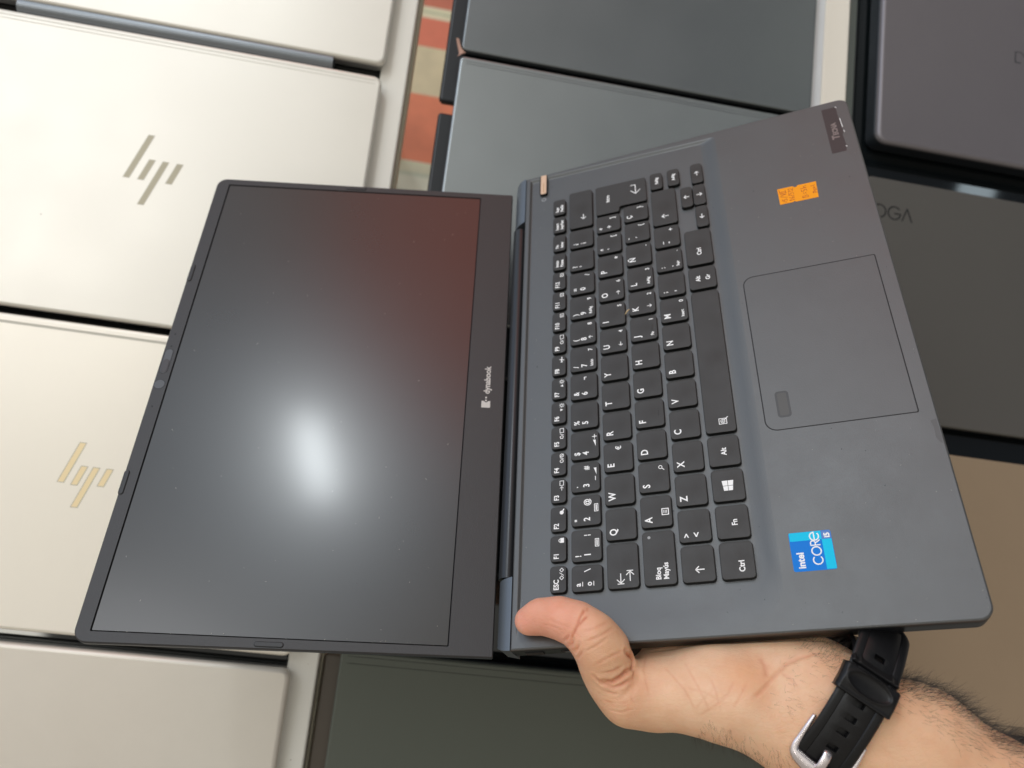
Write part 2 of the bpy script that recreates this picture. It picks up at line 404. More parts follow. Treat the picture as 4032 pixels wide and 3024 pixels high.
def slanted_logo(lid, ox, oy, bars, m):
    # bars: list of (x, ytop, ybottom) left top corners; each leans left going down
    mb = MB()
    for (x, yt, yb) in bars:
        sh = (yt - yb) * 0.335
        q = [(x - ox, yt - oy), (x - sh - ox, yb - oy), (x - sh + 5 - ox, yb - oy), (x + 5 - ox, yt - oy)]
        mb.poly(q, 18.0, 0, 0.06)
        qi = [(q[0][0] + 0.45, q[0][1] - 0.5), (q[1][0] + 0.75, q[1][1] + 0.5), (q[2][0] - 0.45, q[2][1] + 0.5), (q[3][0] - 0.75, q[3][1] - 0.5)]
        mb.poly(qi, 18.0, 1, 0.1)
    o = mb.build('logo', [M['logoedge'], m], lid); return o
ant = [(3.5, 2.2, M['antenna'])]
r1, l1 = closed_laptop('cream silver closed laptop with dark slanted two letter logo beside the screen corner', -367, -58, 112, 334.5, Z, M['silver'], M['silverbase'], line=[(3.6, 0.8, M['antenna']), (6.6, 0.6, M['antenna'])])
slanted_logo(l1, -367, 112, [(-221.0, 255, 219), (-217, 236, 219), (-207.2, 236, 200), (-197, 236, 219)], M['hpdark'])
r2, l2 = closed_laptop('pale cream closed laptop with light gold slanted logo, left of the raised screen', -367, -58, -106, 106.5, Z, M['silver2'], M['silverbase'], line=[(5.2, 2.0, M['antenna'])])
slanted_logo(l2, -367, -106, [(-224, 23, -6), (-220, 7, -7), (-212, 7, -22), (-203, 7, -6)], M['hplight'])
r3, l3 = closed_laptop('worn beige grey closed laptop without logo in the bottom left corner', -367, -57, -336, -114, Z, M['silver3'], M['silverbase'], bev=3.5)
r0, l0 = closed_laptop('silver closed laptop with long grey hinge strip at the top left corner', -367, -58, 345, 560, Z, M['silver'], M['silverbase'], barrel=(M['hinge_grey'], 34, 40), bev=2.5)
bpy.data.objects
# middle column
closed_laptop('dark slate closed laptop at the top edge of the middle counter', 0, 298, 370, 585, Z + 1, M['slate'], M['blackbase'], rad=4, bev=1.2)
rM1, lM1 = closed_laptop('mid grey closed laptop behind the raised keyboard, its front under the slate one', 0, 298, 150, 366, Z - 1, M['slate2'], M['blackbase'], rad=4, bev=1.6,
              line=[(4.0, 0.35, M['bluegrey']), (6.2, 0.35, M['bluegrey'])])
closed_laptop('green grey closed laptop with two fine grooves under the wrist', -25, 293, -330, -98, Z, M['olive'], M['blackbase'], rad=4, bev=1.5,
              line=[(3.4, 0.5, M['oliveline']), (8.2, 0.5, M['oliveline'])])
# second layer: black machines sticking out below the dark ones
closed_laptop('black closed laptop poking out under the dark slate one', -12.5, 290, 334, 560, -1, M['blackbase'], M['blackbase'], thick=13, lidt=6, rad=3)
closed_laptop('black closed laptop poking out under the mid grey one', -11.5, 290, 112, 324, -1, M['blackbase'], M['blackbase'], thick=13, lidt=6, rad=3)
# brown side panel of the green grey laptop's neighbour
M['brown'] = mat('brown_base', (0.10, 0.08, 0.06), 0.4)
closed_laptop('brown edged closed laptop beneath the green grey one', -37.2, 285, -325, -104, -1, M['brown'], M['brown'], thick=13, lidt=6, rad=3)
# right column
rR0, lR0 = closed_laptop('mauve grey closed laptop with dark embossed mark in the top right corner', 356, 660, 354.5, 575, Z + 6, M['mauve'], M['blackbase'], thick=22, rad=9, bev=3.2)
mb = MB()
# embossed mark cut by the picture edge
mb.path([(483 - 356, 463 - 354.5), (483 - 356, 453 - 354.5), (488 - 356, 453 - 354.5)], 0.9, 24 - 2.0, 0, 0.1)
mb.path([(483 - 356, 463 - 354.5), (488 - 356, 463.5 - 354.5), (497 - 356, 456 - 354.5), (492 - 356, 453.5 - 354.5)], 0.6, 24 - 2.0, 0, 0.1)
mb.path([(492 - 356, 463.5 - 354.5), (501 - 356, 453.5 - 354.5)], 0.7, 24 - 2.0, 0, 0.1)
ob = mb.build('logo', M['blackbase'], lR0)
rY, lY = closed_laptop('graphite closed laptop with dark lettering on its lid, right of the touchpad', 352, 660, 120, 325.5, Z, M['graph'], M['blackbase'], rad=5, bev=1.5)
mb = MB()
mb.text('YOGA', 333 - 352 + 4, 289.5 - 120, 16.5, Z + 0.0, 0, 'LEFT', sx=1.0, bold=-0.012, h=0.08)
M['yoga'] = mat('dark_lettering', (0.008, 0.008, 0.008), 0.35)
rB, lB = closed_laptop('bronze brown closed laptop under the forearm and watch', 344, 660, -113, 98, Z, M['bronze'], M['blackbase'], rad=6, bev=1.8)
# lettering: O, G and an A without crossbar
mb = MB()
def ringt(cx, cy, r, a0, a1): mb.ring(cx - 352, cy - 120, r, 1.2, Z, 0, a0, a1, 26, h=0.08)
mb.path([(337 - 352 + 18, 301.5 - 120), (343 - 352 + 14, 295.5 - 120)], 1.2, Z, 0, 0.08)
ringt(364.0, 295.5, 5.6, 0, 360)
ringt(377.5, 295.5, 5.6, 40, 355)
mb.line((377.8 - 352, 295.2 - 120), (383.0 - 352, 295.2 - 120), 1.2, Z, 0, 0.08)
mb.path([(384.5 - 352, 289.7 - 120), (389.0 - 352, 301 - 120), (393.5 - 352, 289.7 - 120)], 1.2, Z, 0, 0.08)
mb.build('logo', M['yoga'], lY)
closed_laptop('grey closed laptop just past the ventilated edge at the bottom right', 352, 660, -345, -121, Z, M['slate2'], M['blackbase'], rad=5, bev=2)
# vent strip on the bronze laptop's hinge edge
mb = MB()
for i in range(46):
    x = 490 + i * 1.1 - 344
    mb.line((x, 1.2), (x, 5.6), 0.45, Z, 0, 0.05)
mb.build('vent_grille', M['yoga'], lB)
mb = MB(); mb.line((470 - 344, 1.5), (660 - 344 - 6, 1.5), 0.5, Z, 0, 0.05); mb.line((470 - 344, 6.3), (660 - 344 - 6, 6.3), 0.5, Z, 0, 0.05)
mb.build('seam_line', M['yoga'], lB)
# torn cardboard corner sticking up between the two dark lids
tb = bmesh.new()
tp = [(-1, 366, 18), (-5.5, 378, 20), (-7.5, 384, 21), (-4.0, 382, 23), (-0.5, 374, 21), (3, 369.5, 20), (7, 367.8, 19.5), (2, 365.5, 19), (-3, 361, 19)]
tp = [(p[0] * 0.62 - 0.6, 367 + (p[1] - 367) * 0.62, p[2]) for p in tp]
vs = [tb.verts.new([q * MM for q in p]) for p in tp] + [tb.verts.new([p[0] * MM, p[1] * MM, (p[2] - 0.9) * MM]) for p in tp]
n9 = len(tp); tb.faces.new(vs[:n9]); tb.faces.new(vs[n9:][::-1])
for i in range(n9): tb.faces.new((vs[(i + 1) % n9], vs[i], vs[n9 + i], vs[n9 + (i + 1) % n9]))
me = bpy.data.meshes.new('paper_scrap'); tb.to_mesh(me); tb.free()
tag(link('paper_scrap', me, mat('torn_paper', (0.55, 0.33, 0.26), 0.7, var=0.35, vscale=300)), 'small torn pinkish scrap at the corner of the slate laptop', 'scrap')

# ================================================================== the open laptop held up
LW = Matrix(((-0.01625, -0.87301, -0.48743, 0.09623),
             (0.91649, -0.20790, 0.34180, -0.02256),
             (-0.39973, -0.44117, 0.80348, 0.22004), (0, 0, 0, 1)))
def ortho(m):
    x = m.col[0].to_3d().normalized(); z = m.col[2].to_3d(); z = (z - x * z.dot(x)).normalized(); y = z.cross(x)
    r = Matrix((x, y, z)).transposed().to_4x4(); r.translation = m.translation; return r
LW = ortho(LW)
lap = empty('open_laptop', LW)
tag(lap, 'open dark grey laptop with spanish keyboard held up by the hand', 'laptop')
LL = ortho(Matrix(((-0.02004, -0.99130, -0.13009, -0.14007), (0.91840, -0.06968, 0.38947, -0.07345), (-0.39514, -0.11167, 0.91181, 0.17914), (0, 0, 0, 1))))
LIDM = LW.inverted() @ LL      # lid frame in laptop frame: x along the screen, y up the screen (0 top .. -175 bottom), z out of it

# --- base: rim, soft ramp to the sunken keyboard, sides
R_ = lambda p: (p[0], p[1])
BASE = [(-29.7, -171.8), (300.6, -173.2), (295.2, 39.0), (-30.6, 39.0)]
def base_mesh():
    n = 8; rad = [6.5, 6.0, 0.05, 0.05]
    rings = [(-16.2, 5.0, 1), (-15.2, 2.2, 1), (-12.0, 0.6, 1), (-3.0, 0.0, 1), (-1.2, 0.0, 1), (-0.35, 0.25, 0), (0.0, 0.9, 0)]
    V, F, MI = slab_vf(BASE, rad, rings, n, True, False)
    m = 4 * (n + 1); k = (len(rings) - 1) * m
    rec = rect(-27.0, 293.3, -91.0, 36.0)
    for z, ins in ((0.0, 0.0), (-0.15, 1.2), (-0.72, 3.2), (-1.4, 5.2), (-1.6, 7.0)):
        q = inset_quad(rec, 0); q = [(q[0][0] + ins * 2.9, q[0][1] + ins * 1.4), (q[1][0] - ins * 0.35, q[1][1] + ins * 1.4), (q[2][0] - ins * 0.35, q[2][1] - ins * 0.2), (q[3][0] + ins * 2.9, q[3][1] - ins * 0.2)]
        V += [(x, y, z) for x, y in rquad(q, [22, 2.5, 1.5, 1.5], n)]
    tot = len(rings) + 5
    for kk in range(len(rings) - 1, tot - 1):
        for i in range(m):
            j = (i + 1) % m
            F.append((kk * m + i, kk * m + j, (kk + 1) * m + j, (kk + 1) * m + i)); MI.append(0)
    F.append(tuple(range((tot - 1) * m, tot * m))); MI.append(0)
    return mesh_from('base', V, F, MI)
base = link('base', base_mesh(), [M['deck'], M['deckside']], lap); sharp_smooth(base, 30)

# --- hinge caps that slope down behind the deck
def cap(x0, x1, round_lo, round_hi, slant_lo, slant_hi):
    prof = [(39.05, 0.0), (41.0, -0.15), (43.5, -0.9), (45.8, -2.4), (47.2, -4.6), (47.9, -7.5), (47.4, -11.5), (45.0, -14.6), (39.05, -15.5)]
    V = []; F = []; nx = 14
    for i in range(nx + 1):
        t = i / nx; 
        for (y, z) in prof:
            d = (y - 39.05) / 8.9
            a = x0 + slant_lo * d + round_lo * (1 - math.sqrt(max(0, 1 - d ** 2.2)))
            b = x1 - slant_hi * d - round_hi * (1 - math.sqrt(max(0, 1 - d ** 2.2)))
            V.append((a + (b - a) * t, y, z))
    p = len(prof)
    for i in range(nx):
        for j in range(p):
            k = (j + 1) % p
            F.append((i * p + j, i * p + k, (i + 1) * p + k, (i + 1) * p + j))
    F.append(tuple(range(p - 1, -1, -1))); F.append(tuple(range(nx * p, nx * p + p)))
    me = mesh_from('hinge_cap', V, F); o = link('hinge_cap', me, M['cap'], lap)
    bm = bmesh.new(); bm.from_mesh(me); bmesh.ops.recalc_face_normals(bm, faces=bm.faces); bm.to_mesh(me); bm.free()
    sharp_smooth(o, 35); return o
cap(-30.6, 6.4, 5.0, 0, 0, 1.2)
cap(254.5, 295.2, 0, 10.0, -3.8, 0)
# --- barrel between the caps
V = []; n = 24; Rb = 4.7
for xx in (7.2, 251.5):
    for i in range(n): V.append((xx, 44.0 + Rb * math.cos(2 * math.pi * i / n), -7.0 + Rb * math.sin(2 * math.pi * i / n)))
F = [(i, n + i, n + (i + 1) % n, (i + 1) % n) for i in range(n)] + [tuple(range(n - 1, -1, -1)), tuple(range(n, 2 * n))]
o = link('hinge_barrel', mesh_from('hinge_barrel', V, F), M['barrel'], lap); sharp_smooth(o, 50)
# --- left side sockets
mb = MB()
def side_slot(y0, y1, z0, z1, mi=0):
    x = -30.75
    mb.add([(x, y0, z0), (x, y1, z0), (x, y1, z1), (x, y0, z1), (x + 1.2, y0, z0), (x + 1.2, y1, z0), (x + 1.2, y1, z1), (x + 1.2, y0, z1)],
           [(0, 3, 2, 1), (4, 5, 6, 7), (0, 1, 5, 4), (1, 2, 6, 5), (2, 3, 7, 6), (3, 0, 4, 7)], mi)
side_slot(24, 33, -9.5, -5.5); link_o = mb.build('socket', M['gap'], lap)
mb = MB(); side_slot(2, 15, -8.5, -5.8); mb.build('socket', M['gap'], lap)
mb = MB(); side_slot(4, 13, -7.4, -7.0); mb.V = [(x - 0.05, y, z) for x, y, z in mb.V]; mb.build('socket', M['grey_mark'], lap)

# --- touchpad with fingerprint reader
slab('touchpad_gap', rect(70.2, 171.2, -164.7, -94.0), [1.0, 1.0, 6.0, 6.0], [(-0.5, 0), (0.02, 0)], M['gap'], lap, n=6)
tp_ = slab('touchpad', rect(70.75, 170.65, -164.15, -94.55), [0.8, 0.8, 5.5, 5.5], [(-0.4, 0), (0.03, 0), (0.06, 0.08)], M['pad'], lap, n=6)
o = slab('fingerprint_sensor_rim', rect(77.3, 92.8, -107.6, -100.9), 1.8, [(0.0, 0), (0.09, 0)], M['sensor_rim'], tp_, n=5)
o = slab('fingerprint_sensor', rect(78.4, 91.7, -106.5, -102.0), 1.0, [(0.0, 0), (0.12, 0)], M['sensor'], tp_, n=5)

# --- power button and its light
slab('power_button_gap', rect(276.2, 294.6, 23.4, 28.9), [1.6, 0.1, 0.1, 1.6], [(-1.4, 0), (0.05, 0)], M['gap'], lap, n=5)
pb = slab('power_button', rect(276.9, 295.0, 24.1, 28.2), [1.0, 0.1, 0.1, 1.0], [(-1.2, 0), (0.02, 0), (0.12, 0.15)], M['gold'], lap, n=5)
slab('button_groove', rect(278, 287.5, 25.7, 26.4), 0.3, [(0.1, 0), (0.15, 0)], mat('button_shade', (0.55, 0.32, 0.16), 0.4), pb, n=3)
mb = MB(); mb.ring(272.9, 26.2, 1.3, 0.5, -1.6, n=16); mb.build('power_symbol', M['grey_mark'], lap)

# --- stickers and prints on the palm rest
stk = MB()
sx0, sx1, sy0, sy1 = -3.2, 15.5, -115.0, -96.5
co = rquad(rect(sx0, sx1, sy0, sy1), 0.9, 3)
stk.poly(co, 0.0, 0, 0.06)
cx_, cy_ = sx1 - 4.2, sy0 + 4.3
def prect(m_, a0, a1, b0, b1, z, mi, h=0.04): m_.poly([(a0, b0), (a1, b0), (a1, b1), (a0, b1)], z, mi, h)
prect(stk, cx_, sx1 - 0.1, cy_, sy1 - 0.3, 0.04, 1); prect(stk, sx0 + 0.3, cx_, sy0 + 0.15, cy_, 0.04, 1); prect(stk, cx_ + 0.1, sx1 - 0.2, sy0 + 0.2, cy_ - 0.1, 0.04, 2)
st = stk.build('processor_sticker', [M['blue_a'], M['blue_b'], M['blue_c']], lap)
mb = MB()
mb.text('intel', -1.9, -101.8, 4.4, 0.09, bold=0.02, sx=1.0)
mb.ring(1.6, -107.6, 2.0, 0.55, 0.09, a0=48, a1=312, n=16); mb.ring(5.9, -107.6, 2.0, 0.55, 0.09, n=20)
mb.path([(8.7, -109.6), (8.7, -105.6), (10.1, -105.6), (10.8, -106.1), (10.8, -107.0), (10.1, -107.6), (8.7, -107.6)], 0.5, 0.09)
mb.line((9.7, -107.6), (11.0, -109.6), 0.5, 0.09)
mb.ring(13.0, -107.6, 1.95, 0.52, 0.09, a0=0, a1=310, n=18); mb.line((11.2, -107.5), (14.9, -107.5), 0.5, 0.095)
mb.text('i5', 11.9, -114.2, 3.4, 0.09, bold=0.03, sx=1.0)
mb.build('sticker_lettering', M['legend'], st)
# orange handwritten label
pts = [(221.4, -143.8), (221.4, -131.2), (222.1, -130.3), (221.5, -129.6), (221.4, -122.1), (234.3, -122.1), (234.3, -131.0), (233.2, -131.8), (233.2, -133.0), (234.3, -133.8), (234.4, -144.3)]
mb = MB(); mb.poly(pts, 0.0, 0, 0.07); os_ = mb.build('price_label', M['orange'], lap)
mb = MB()
def hand(paths, wd=0.28):
    for p in paths: mb.path(p, wd, 0.08)
# three lines of quick pen strokes: "i5/VII"-like, "16/512", "B = 5h", a word
hand([[(222.6, -126.2), (223.2, -124.4)], [(225.2, -124.0), (224.0, -124.0), (224.0, -125.0), (225.0, -125.3), (224.9, -126.4), (223.8, -126.5)], [(226.2, -126.8), (227.6, -123.2)],
      [(228.2, -123.4), (229.0, -126.4), (229.8, -123.4)], [(230.3, -123.5), (230.3, -126.3)], [(231.3, -123.5), (231.3, -126.3)], [(229.9, -126.6), (232.3, -126.4)], [(229.8, -123.3), (233.2, -122.9)]])
hand([[(222.8, -128.6), (223.4, -127.8), (223.4, -130.8)], [(225.6, -128.0), (224.7, -129.2), (224.6, -130.4), (225.5, -130.7), (225.8, -129.8), (224.8, -129.5)], [(226.6, -131.0), (227.6, -127.6)],
      [(229.4, -128.0), (228.3, -128.0), (228.3, -129.0), (229.3, -129.5), (229.0, -130.6), (228.1, -130.7)], [(230.1, -128.3), (230.7, -128.0), (230.7, -130.6)], [(231.4, -128.6), (232.2, -128.0), (232.7, -128.9), (231.5, -130.7), (233.2, -130.7)]])
hand([[(223.2, -135.2), (223.2, -138.4), (224.4, -138.4), (224.9, -137.6), (224.1, -136.8), (224.6, -136.0), (224.0, -135.2), (223.2, -135.2)], [(226.0, -136.4), (227.3, -136.3)], [(226.0, -137.5), (227.3, -137.4)],
      [(229.6, -135.3), (228.4, -135.4), (228.4, -136.5), (229.5, -136.9), (229.4, -138.2), (228.3, -138.3)], [(230.7, -134.8), (230.9, -138.4), (231.4, -136.8), (232.3, -136.9), (232.5, -138.4)]])
hand([[(225.4, -141.4), (225.6, -144.0)], [(225.4, -141.6), (226.6, -141.5), (226.7, -142.4), (225.5, -142.8)], [(227.9, -142.0), (227.2, -142.6), (227.5, -143.5), (228.4, -143.3), (228.3, -142.2)], [(229.0, -142.0), (229.6, -143.2), (230.4, -141.9)], [(231.2, -140.8), (231.6, -143.2)]])
mb.build('handwriting', M['ink'], os_)
# worn name badge
pts = [(254.0, -156.9), (254.1, -165.0), (258, -165.9), (268, -165.4), (271, -166.3), (281, -166.0), (283, -165.6), (294.2, -165.6), (294.1, -157.2)]
mb = MB(); mb.poly(pts[::-1], 0.0, 0, 0.05); bd = mb.build('name_badge', M['residue'], lap)
mb = MB(); mb.text('T', 265.6, -163.2, 5.6, 0.06, bold=0.035, sx=1.0); mb.text('ECNA', 269.2, -163.2, 4.2, 0.06, bold=0.035, sx=0.98)
mb.build('badge_lettering', M['tecna'], bd)
mb = MB()
for (a, b, c_, d) in ((275, -166.5, 283, -166.2), (270.5, -166.9, 272, -166.6), (257.5, -166.0, 258.3, -165.5), (293.3, -165.9, 294.3, -165.4)): mb.line((a, b), (c_, d), 0.35, 0.06)
mb.build('torn_edge', M['legend'], bd)
mb = MB(); mb.poly([(52.4, -171.0), (65.8, -170.9), (65.0, -168.2), (61, -168.9), (56, -168.6), (52.9, -169.9)], 0.0, 0, 0.03); mb.build('worn_patch', M['stain'], lap)

# --- keys -------------------------------------------------------------------
KZ0, KZ1 = -1.6, 0.75
KEYS = []
def K(x0, x1, row, leg, v=None):
    vv = {0: (10.4, 18.7), 1: (-7.9, 7.6), 2: (-25.9, -10.4), 3: (-43.9, -28.4), 4: (-61.9, -46.5), 5: (-80.0, -64.6)}[row] if v is None else v
    KEYS.append((x0, x1, vv[0], vv[1], leg))
fl_ = ['ESC', 'F1', 'F2', 'F3', 'F4', 'F5', 'F6', 'F7', 'F8', 'F9', 'F10', 'F11', 'F12', 'Inicio|Pausa', 'Fin|Inter', 'Insert|ImprPant', 'Supr|PetSis']
for i, t_ in enumerate(fl_): K(-4.2 + 16.08 * i, -4.2 + 16.08 * i + 13.7, 0, ('F', t_, i))
P = 19.05; hw = 8.35
K(-4.6, 8.6, 1, ('4', 'a_', 'o_', '\\', ''))
dig = [('!', '1', '|', 'mm'), ('"', '2', '@', 'mm'), ('\u00b7', '3', '#', 'v-'), ('$', '4', '', 'v+'), ('%', '5', '', ''), ('&', '6', '\u00ac', ''), ('/', '7', '', 'Inicio', '7'), ('(', '8', '', 'up', '8'), (')', '9', '', 'RePág', '9'), ('=', '0', '/', ''), ('?', "'", '', ''), ('¿', '¡', '', '')]
for i, d in enumerate(dig):
    x = P * (i + 1); K(x - hw, (x + hw) if i < 11 else 235.3, 1, ('D',) + d)
K(237.6, 270.2, 1, ('A', 'left', 9, 6))
K(-4.5, 18.3, 2, ('TAB',))
for i, ch in enumerate('QWERTYUIOP'):
    x = P * (1.5 + i); K(x - hw, x + hw, 2, ('L', ch, {'E': '€', 'U': '4', 'I': '5', 'O': '6', 'P': '*'}.get(ch, ''), {'U': 'left', 'O': 'right'}.get(ch, '')))
K(P * 11.5 - hw, P * 11.5 + hw - 0.8, 2, ('D', '^', '`', '[', '')); K(228.9, 242.6, 2, ('D', '*', '+', ']', ''))
K(-4.4, 22.8, 3, ('CAPS',))
for i, ch in enumerate('ASDFGHJKLÑ'):
    x = P * (1.75 + i); K(x - hw, x + hw, 3, ('L', ch, {'J': '1', 'K': '2', 'L': '3', 'Ñ': '-', 'S': 'q', 'A': 'm'}.get(ch, ''), {'J': 'Fin', 'K': 'down', 'L': 'AvPág', 'F': 'bar'}.get(ch, '')))
K(P * 11.75 - hw, P * 11.75 + hw - 1, 3, ('D', '\u00a8', '\u00b4', '{', '')); K(233.2, 246.8, 3, ('D', 'Ç', '', '}', ''))
K(-4.4, 13.4, 4, ('A', 'up', 6, 7)); K(P * 1.25 - hw, P * 1.25 + hw, 4, ('D', '>', '<', '', ''))
for i, ch in enumerate('ZXCVBNM'):
    x = P * (2.25 + i); K(x - hw, x + hw, 4, ('L', ch, {'M': '0'}.get(ch, ''), {'M': 'Insert'}.get(ch, '')))
for i, d in enumerate(((';', ',', '', ''), (':', '.', '', 'Supr', '.'), ('_', '-', '+', ''))):
    x = P * (9.25 + i); K(x - hw, x + hw, 4, ('D',) + d)
K(224.6, 254.6, 4, ('A', 'up', 7, 7.5))
K(-4.4, 13.6, 5, ('T', 'Ctrl', 3.2, 4.6)); K(15.5, 32.4, 5, ('T', 'Fn', 8, 5.5)); K(34.8, 51.8, 5, ('WIN',)); K(54.0, 70.9, 5, ('T', 'Alt', 8, 6.5))
K(73.2, 166.5, 5, ('SPACE',)); K(168.8, 184.9, 5, ('T2', 'Alt', 'Gr')); K(187.2, 214.6, 5, ('T', 'Ctrl', 10, 6.5))
K(216.6, 233.9, 5, ('A', 'left', 8.5, 3.6), (-80.2, -73.0)); K(235.3, 252.5, 5, ('A', 'up', 8.5, 3.6), (-72.3, -65.2)); K(235.3, 252.5, 5, ('A', 'down', 8.5, 3.6), (-80.2, -72.9)); K(254.3, 271.4, 5, ('A', 'right', 8.5, 3.6), (-80.2, -73.0))
K(256.8, 271.0, 4, ('S', 'RePág'), (-54.6, -46.8)); K(256.8, 271.2, 4, ('S', 'AvPág'), (-65.4, -58.0))

def arrow(mb, d, x, y, L, wd, z):
    v = {'left': (-1, 0), 'right': (1, 0), 'up': (0, 1), 'down': (0, -1)}[d]; nx, ny = -v[1], v[0]
    a = (x - v[0] * L / 2, y - v[1] * L / 2); b = (x + v[0] * L / 2, y + v[1] * L / 2); h = L * 0.38
    mb.line(a, b, wd, z)
    for s in (1, -1): mb.line(b, (b[0] - v[0] * h + nx * h * s, b[1] - v[1] * h + ny * h * s), wd, z)
def legend(mb, leg, x0, x1, y0, y1, z):
    k = leg[0]
    if k == 'F':
        t_ = leg[1]; i = leg[2]
        if '|' in t_:
            a, b = t_.split('|'); 
            mb.text(a, x0 + 2.2, y1 - 3.8, 2.7, z, sx=0.95, bold=0.02); mb.text(b, x0 + 2.2, y1 - 6.9, 2.7, z, sx=min(0.95, 6.4 / len(b)), bold=0.02)
        else:
            mb.text(t_, x0 + 1.3, y1 - 4.4, 3.7, z, sx=0.88, bold=0.018)
            cx, cy = x1 - 3.6, y0 + 2.3
            if i == 0:
                mb.ring(cx - 2.6, cy, 1.0, 0.3, z, n=4); mb.line((cx - 1.4, cy - 1), (cx, cy + 1), 0.3, z); mb.ring(cx + 1.4, cy, 1.0, 0.3, z, n=4)
            elif i == 1:
                prect(mb, cx - 0.3, cx + 2.3, cy - 1.2, cy + 0.7, z, 0, 0.05); mb.ring(cx + 1.0, cy + 0.6, 0.9, 0.35, z, a0=0, a1=180, n=8)
            elif i == 2:
                mb.disc(cx + 0.3, cy, 1.1, z); mb.line((cx + 1, cy - 0.5), (cx + 2.1, cy - 1.1), 0.6, z)
            elif i in (3, 5, 9):
                mb.path([(cx - 0.2, cy - 1), (cx + 2.4, cy - 1), (cx + 2.4, cy + 1), (cx - 0.2, cy + 1), (cx - 0.2, cy - 1)], 0.3, z)
                if i == 3: arrow(mb, 'right', cx - 2.0, cy, 2.2, 0.3, z)
                else: mb.line((cx - 1.8, cy - 1), (cx - 0.9, cy + 1), 0.3, z); mb.ring(cx - 3.1, cy, 1.0, 0.35, z, n=5)
            elif i == 4:
                mb.ring(cx - 1.8, cy, 0.9, 0.35, z, n=8); mb.line((cx - 0.6, cy - 1), (cx + 0.3, cy + 1), 0.3, z); mb.ring(cx + 1.6, cy, 1.0, 0.35, z, n=8); mb.line((cx + 0.8, cy + 0.9), (cx + 2.4, cy - 0.9), 0.3, z)
            elif i in (6, 7):
                s = 1 if i == 7 else -1
                mb.poly([(cx - 2.4, cy - 0.8 * s), (cx - 0.8, cy - 0.8 * s), (cx - 1.6, cy + 0.8 * s)][::s], z); mb.ring(cx + 1.3, cy, 0.8, 0.35, z, n=8)
                for a in range(8): mb.line((cx + 1.3 + 1.2 * math.cos(a * math.pi / 4), cy + 1.2 * math.sin(a * math.pi / 4)), (cx + 1.3 + 1.5 * math.cos(a * math.pi / 4), cy + 1.5 * math.sin(a * math.pi / 4)), 0.25, z)
            elif i == 8:
                mb.line((cx - 1.2, cy), (cx + 2.4, cy), 0.55, z); mb.line((cx + 0.2, cy - 1.3), (cx + 0.8, cy + 1.3), 0.45, z); mb.line((cx - 0.9, cy - 0.7), (cx - 0.9, cy + 0.7), 0.3, z)
            elif i >= 10:
                mb.path([(cx, cy - 1), (cx + 2.4, cy - 1), (cx + 2.4, cy + 1), (cx, cy + 1), (cx, cy - 1)], 0.3, z)
                mb.line((cx + 0.8, cy - 0.6), (cx + 0.8, cy + 0.6), 0.25, z); mb.line((cx + 1.5, cy - 0.6), (cx + 1.5, cy + 0.6), 0.25, z)
    elif k == 'D' or k == '4':
        if k == '4':
            mb.text('a', x0 + 2.6, y1 - 4.6, 4.2, z); mb.line((x0 + 2.7, y1 - 5.6), (x0 + 4.8, y1 - 5.6), 0.35, z)
            mb.text('o', x0 + 2.6, y1 - 10.2, 4.2, z); mb.line((x0 + 2.7, y1 - 11.2), (x0 + 4.8, y1 - 11.2), 0.35, z)
            mb.line((x1 - 3.2, y1 - 6.6), (x1 - 2.0, y1 - 9.6), 0.45, z); return
        a, b, c_ = leg[1], leg[2], leg[3]; d = leg[4] if len(leg) > 4 else ''
        mb.text(a, x0 + 2.3, y1 - 5.0, 4.3, z)
        mb.text(b, x0 + 2.3, y1 - 9.9, 4.7, z)
        if c_ == '|': mb.line((x1 - 3.0, y1 - 6.8), (x1 - 3.0, y1 - 8.1), 0.45, z); mb.line((x1 - 3.0, y1 - 8.7), (x1 - 3.0, y1 - 10.0), 0.45, z)
        elif c_: mb.text(c_, x1 - 2.0, (y1 - 9.9) if a in '!"·$&' else (y1 - 11.8 if a != '=' else y1 - 12.6), 4.2, z, align='RIGHT')
        if len(leg) > 5: mb.text(leg[5], x1 - 1.8, y0 + 2.2, 3.6, z, align='RIGHT')
        if d == 'mm':
            cx, cy = x0 + 7.4, y0 + 2.2
            mb.path([(cx, cy - 0.9), (cx + 4.0, cy - 0.9), (cx + 4.0, cy + 0.9), (cx, cy + 0.9), (cx, cy - 0.9)], 0.35, z); mb.line((cx + 0.6, cy), (cx + 3.4, cy), 0.6, z)
        elif d in ('v-', 'v+'):
            cx, cy = x0 + 7, y0 + 2.2
            o_ = 0 if d == 'v+' else 2.2
            mb.poly([(cx + o_, cy - 0.6), (cx + o_ + 4, cy - 0.6), (cx + o_ + 4, cy + 0.8)], z)
            if d == 'v-': mb.line((cx - 1.0, cy), (cx + 1.2, cy), 0.4, z)
            else: mb.line((cx + 4.9, cy), (cx + 7.3, cy), 0.4, z); mb.line((cx + 6.1, cy - 1.2), (cx + 6.1, cy + 1.2), 0.4, z)
        elif d == 'up': arrow(mb, 'up', x0 + 4.2, y0 + 3.0, 2.3, 0.35, z)
        elif d: mb.text(d, x0 + 2.4, y0 + 1.9, 2.5, z, sx=0.85, bold=0.018)
    elif k == 'L':
        mb.text(leg[1], x0 + 2.4, y1 - 5.6, 5.2, z, sx=0.86, bold=0.014)
        e, f_ = leg[2], leg[3]
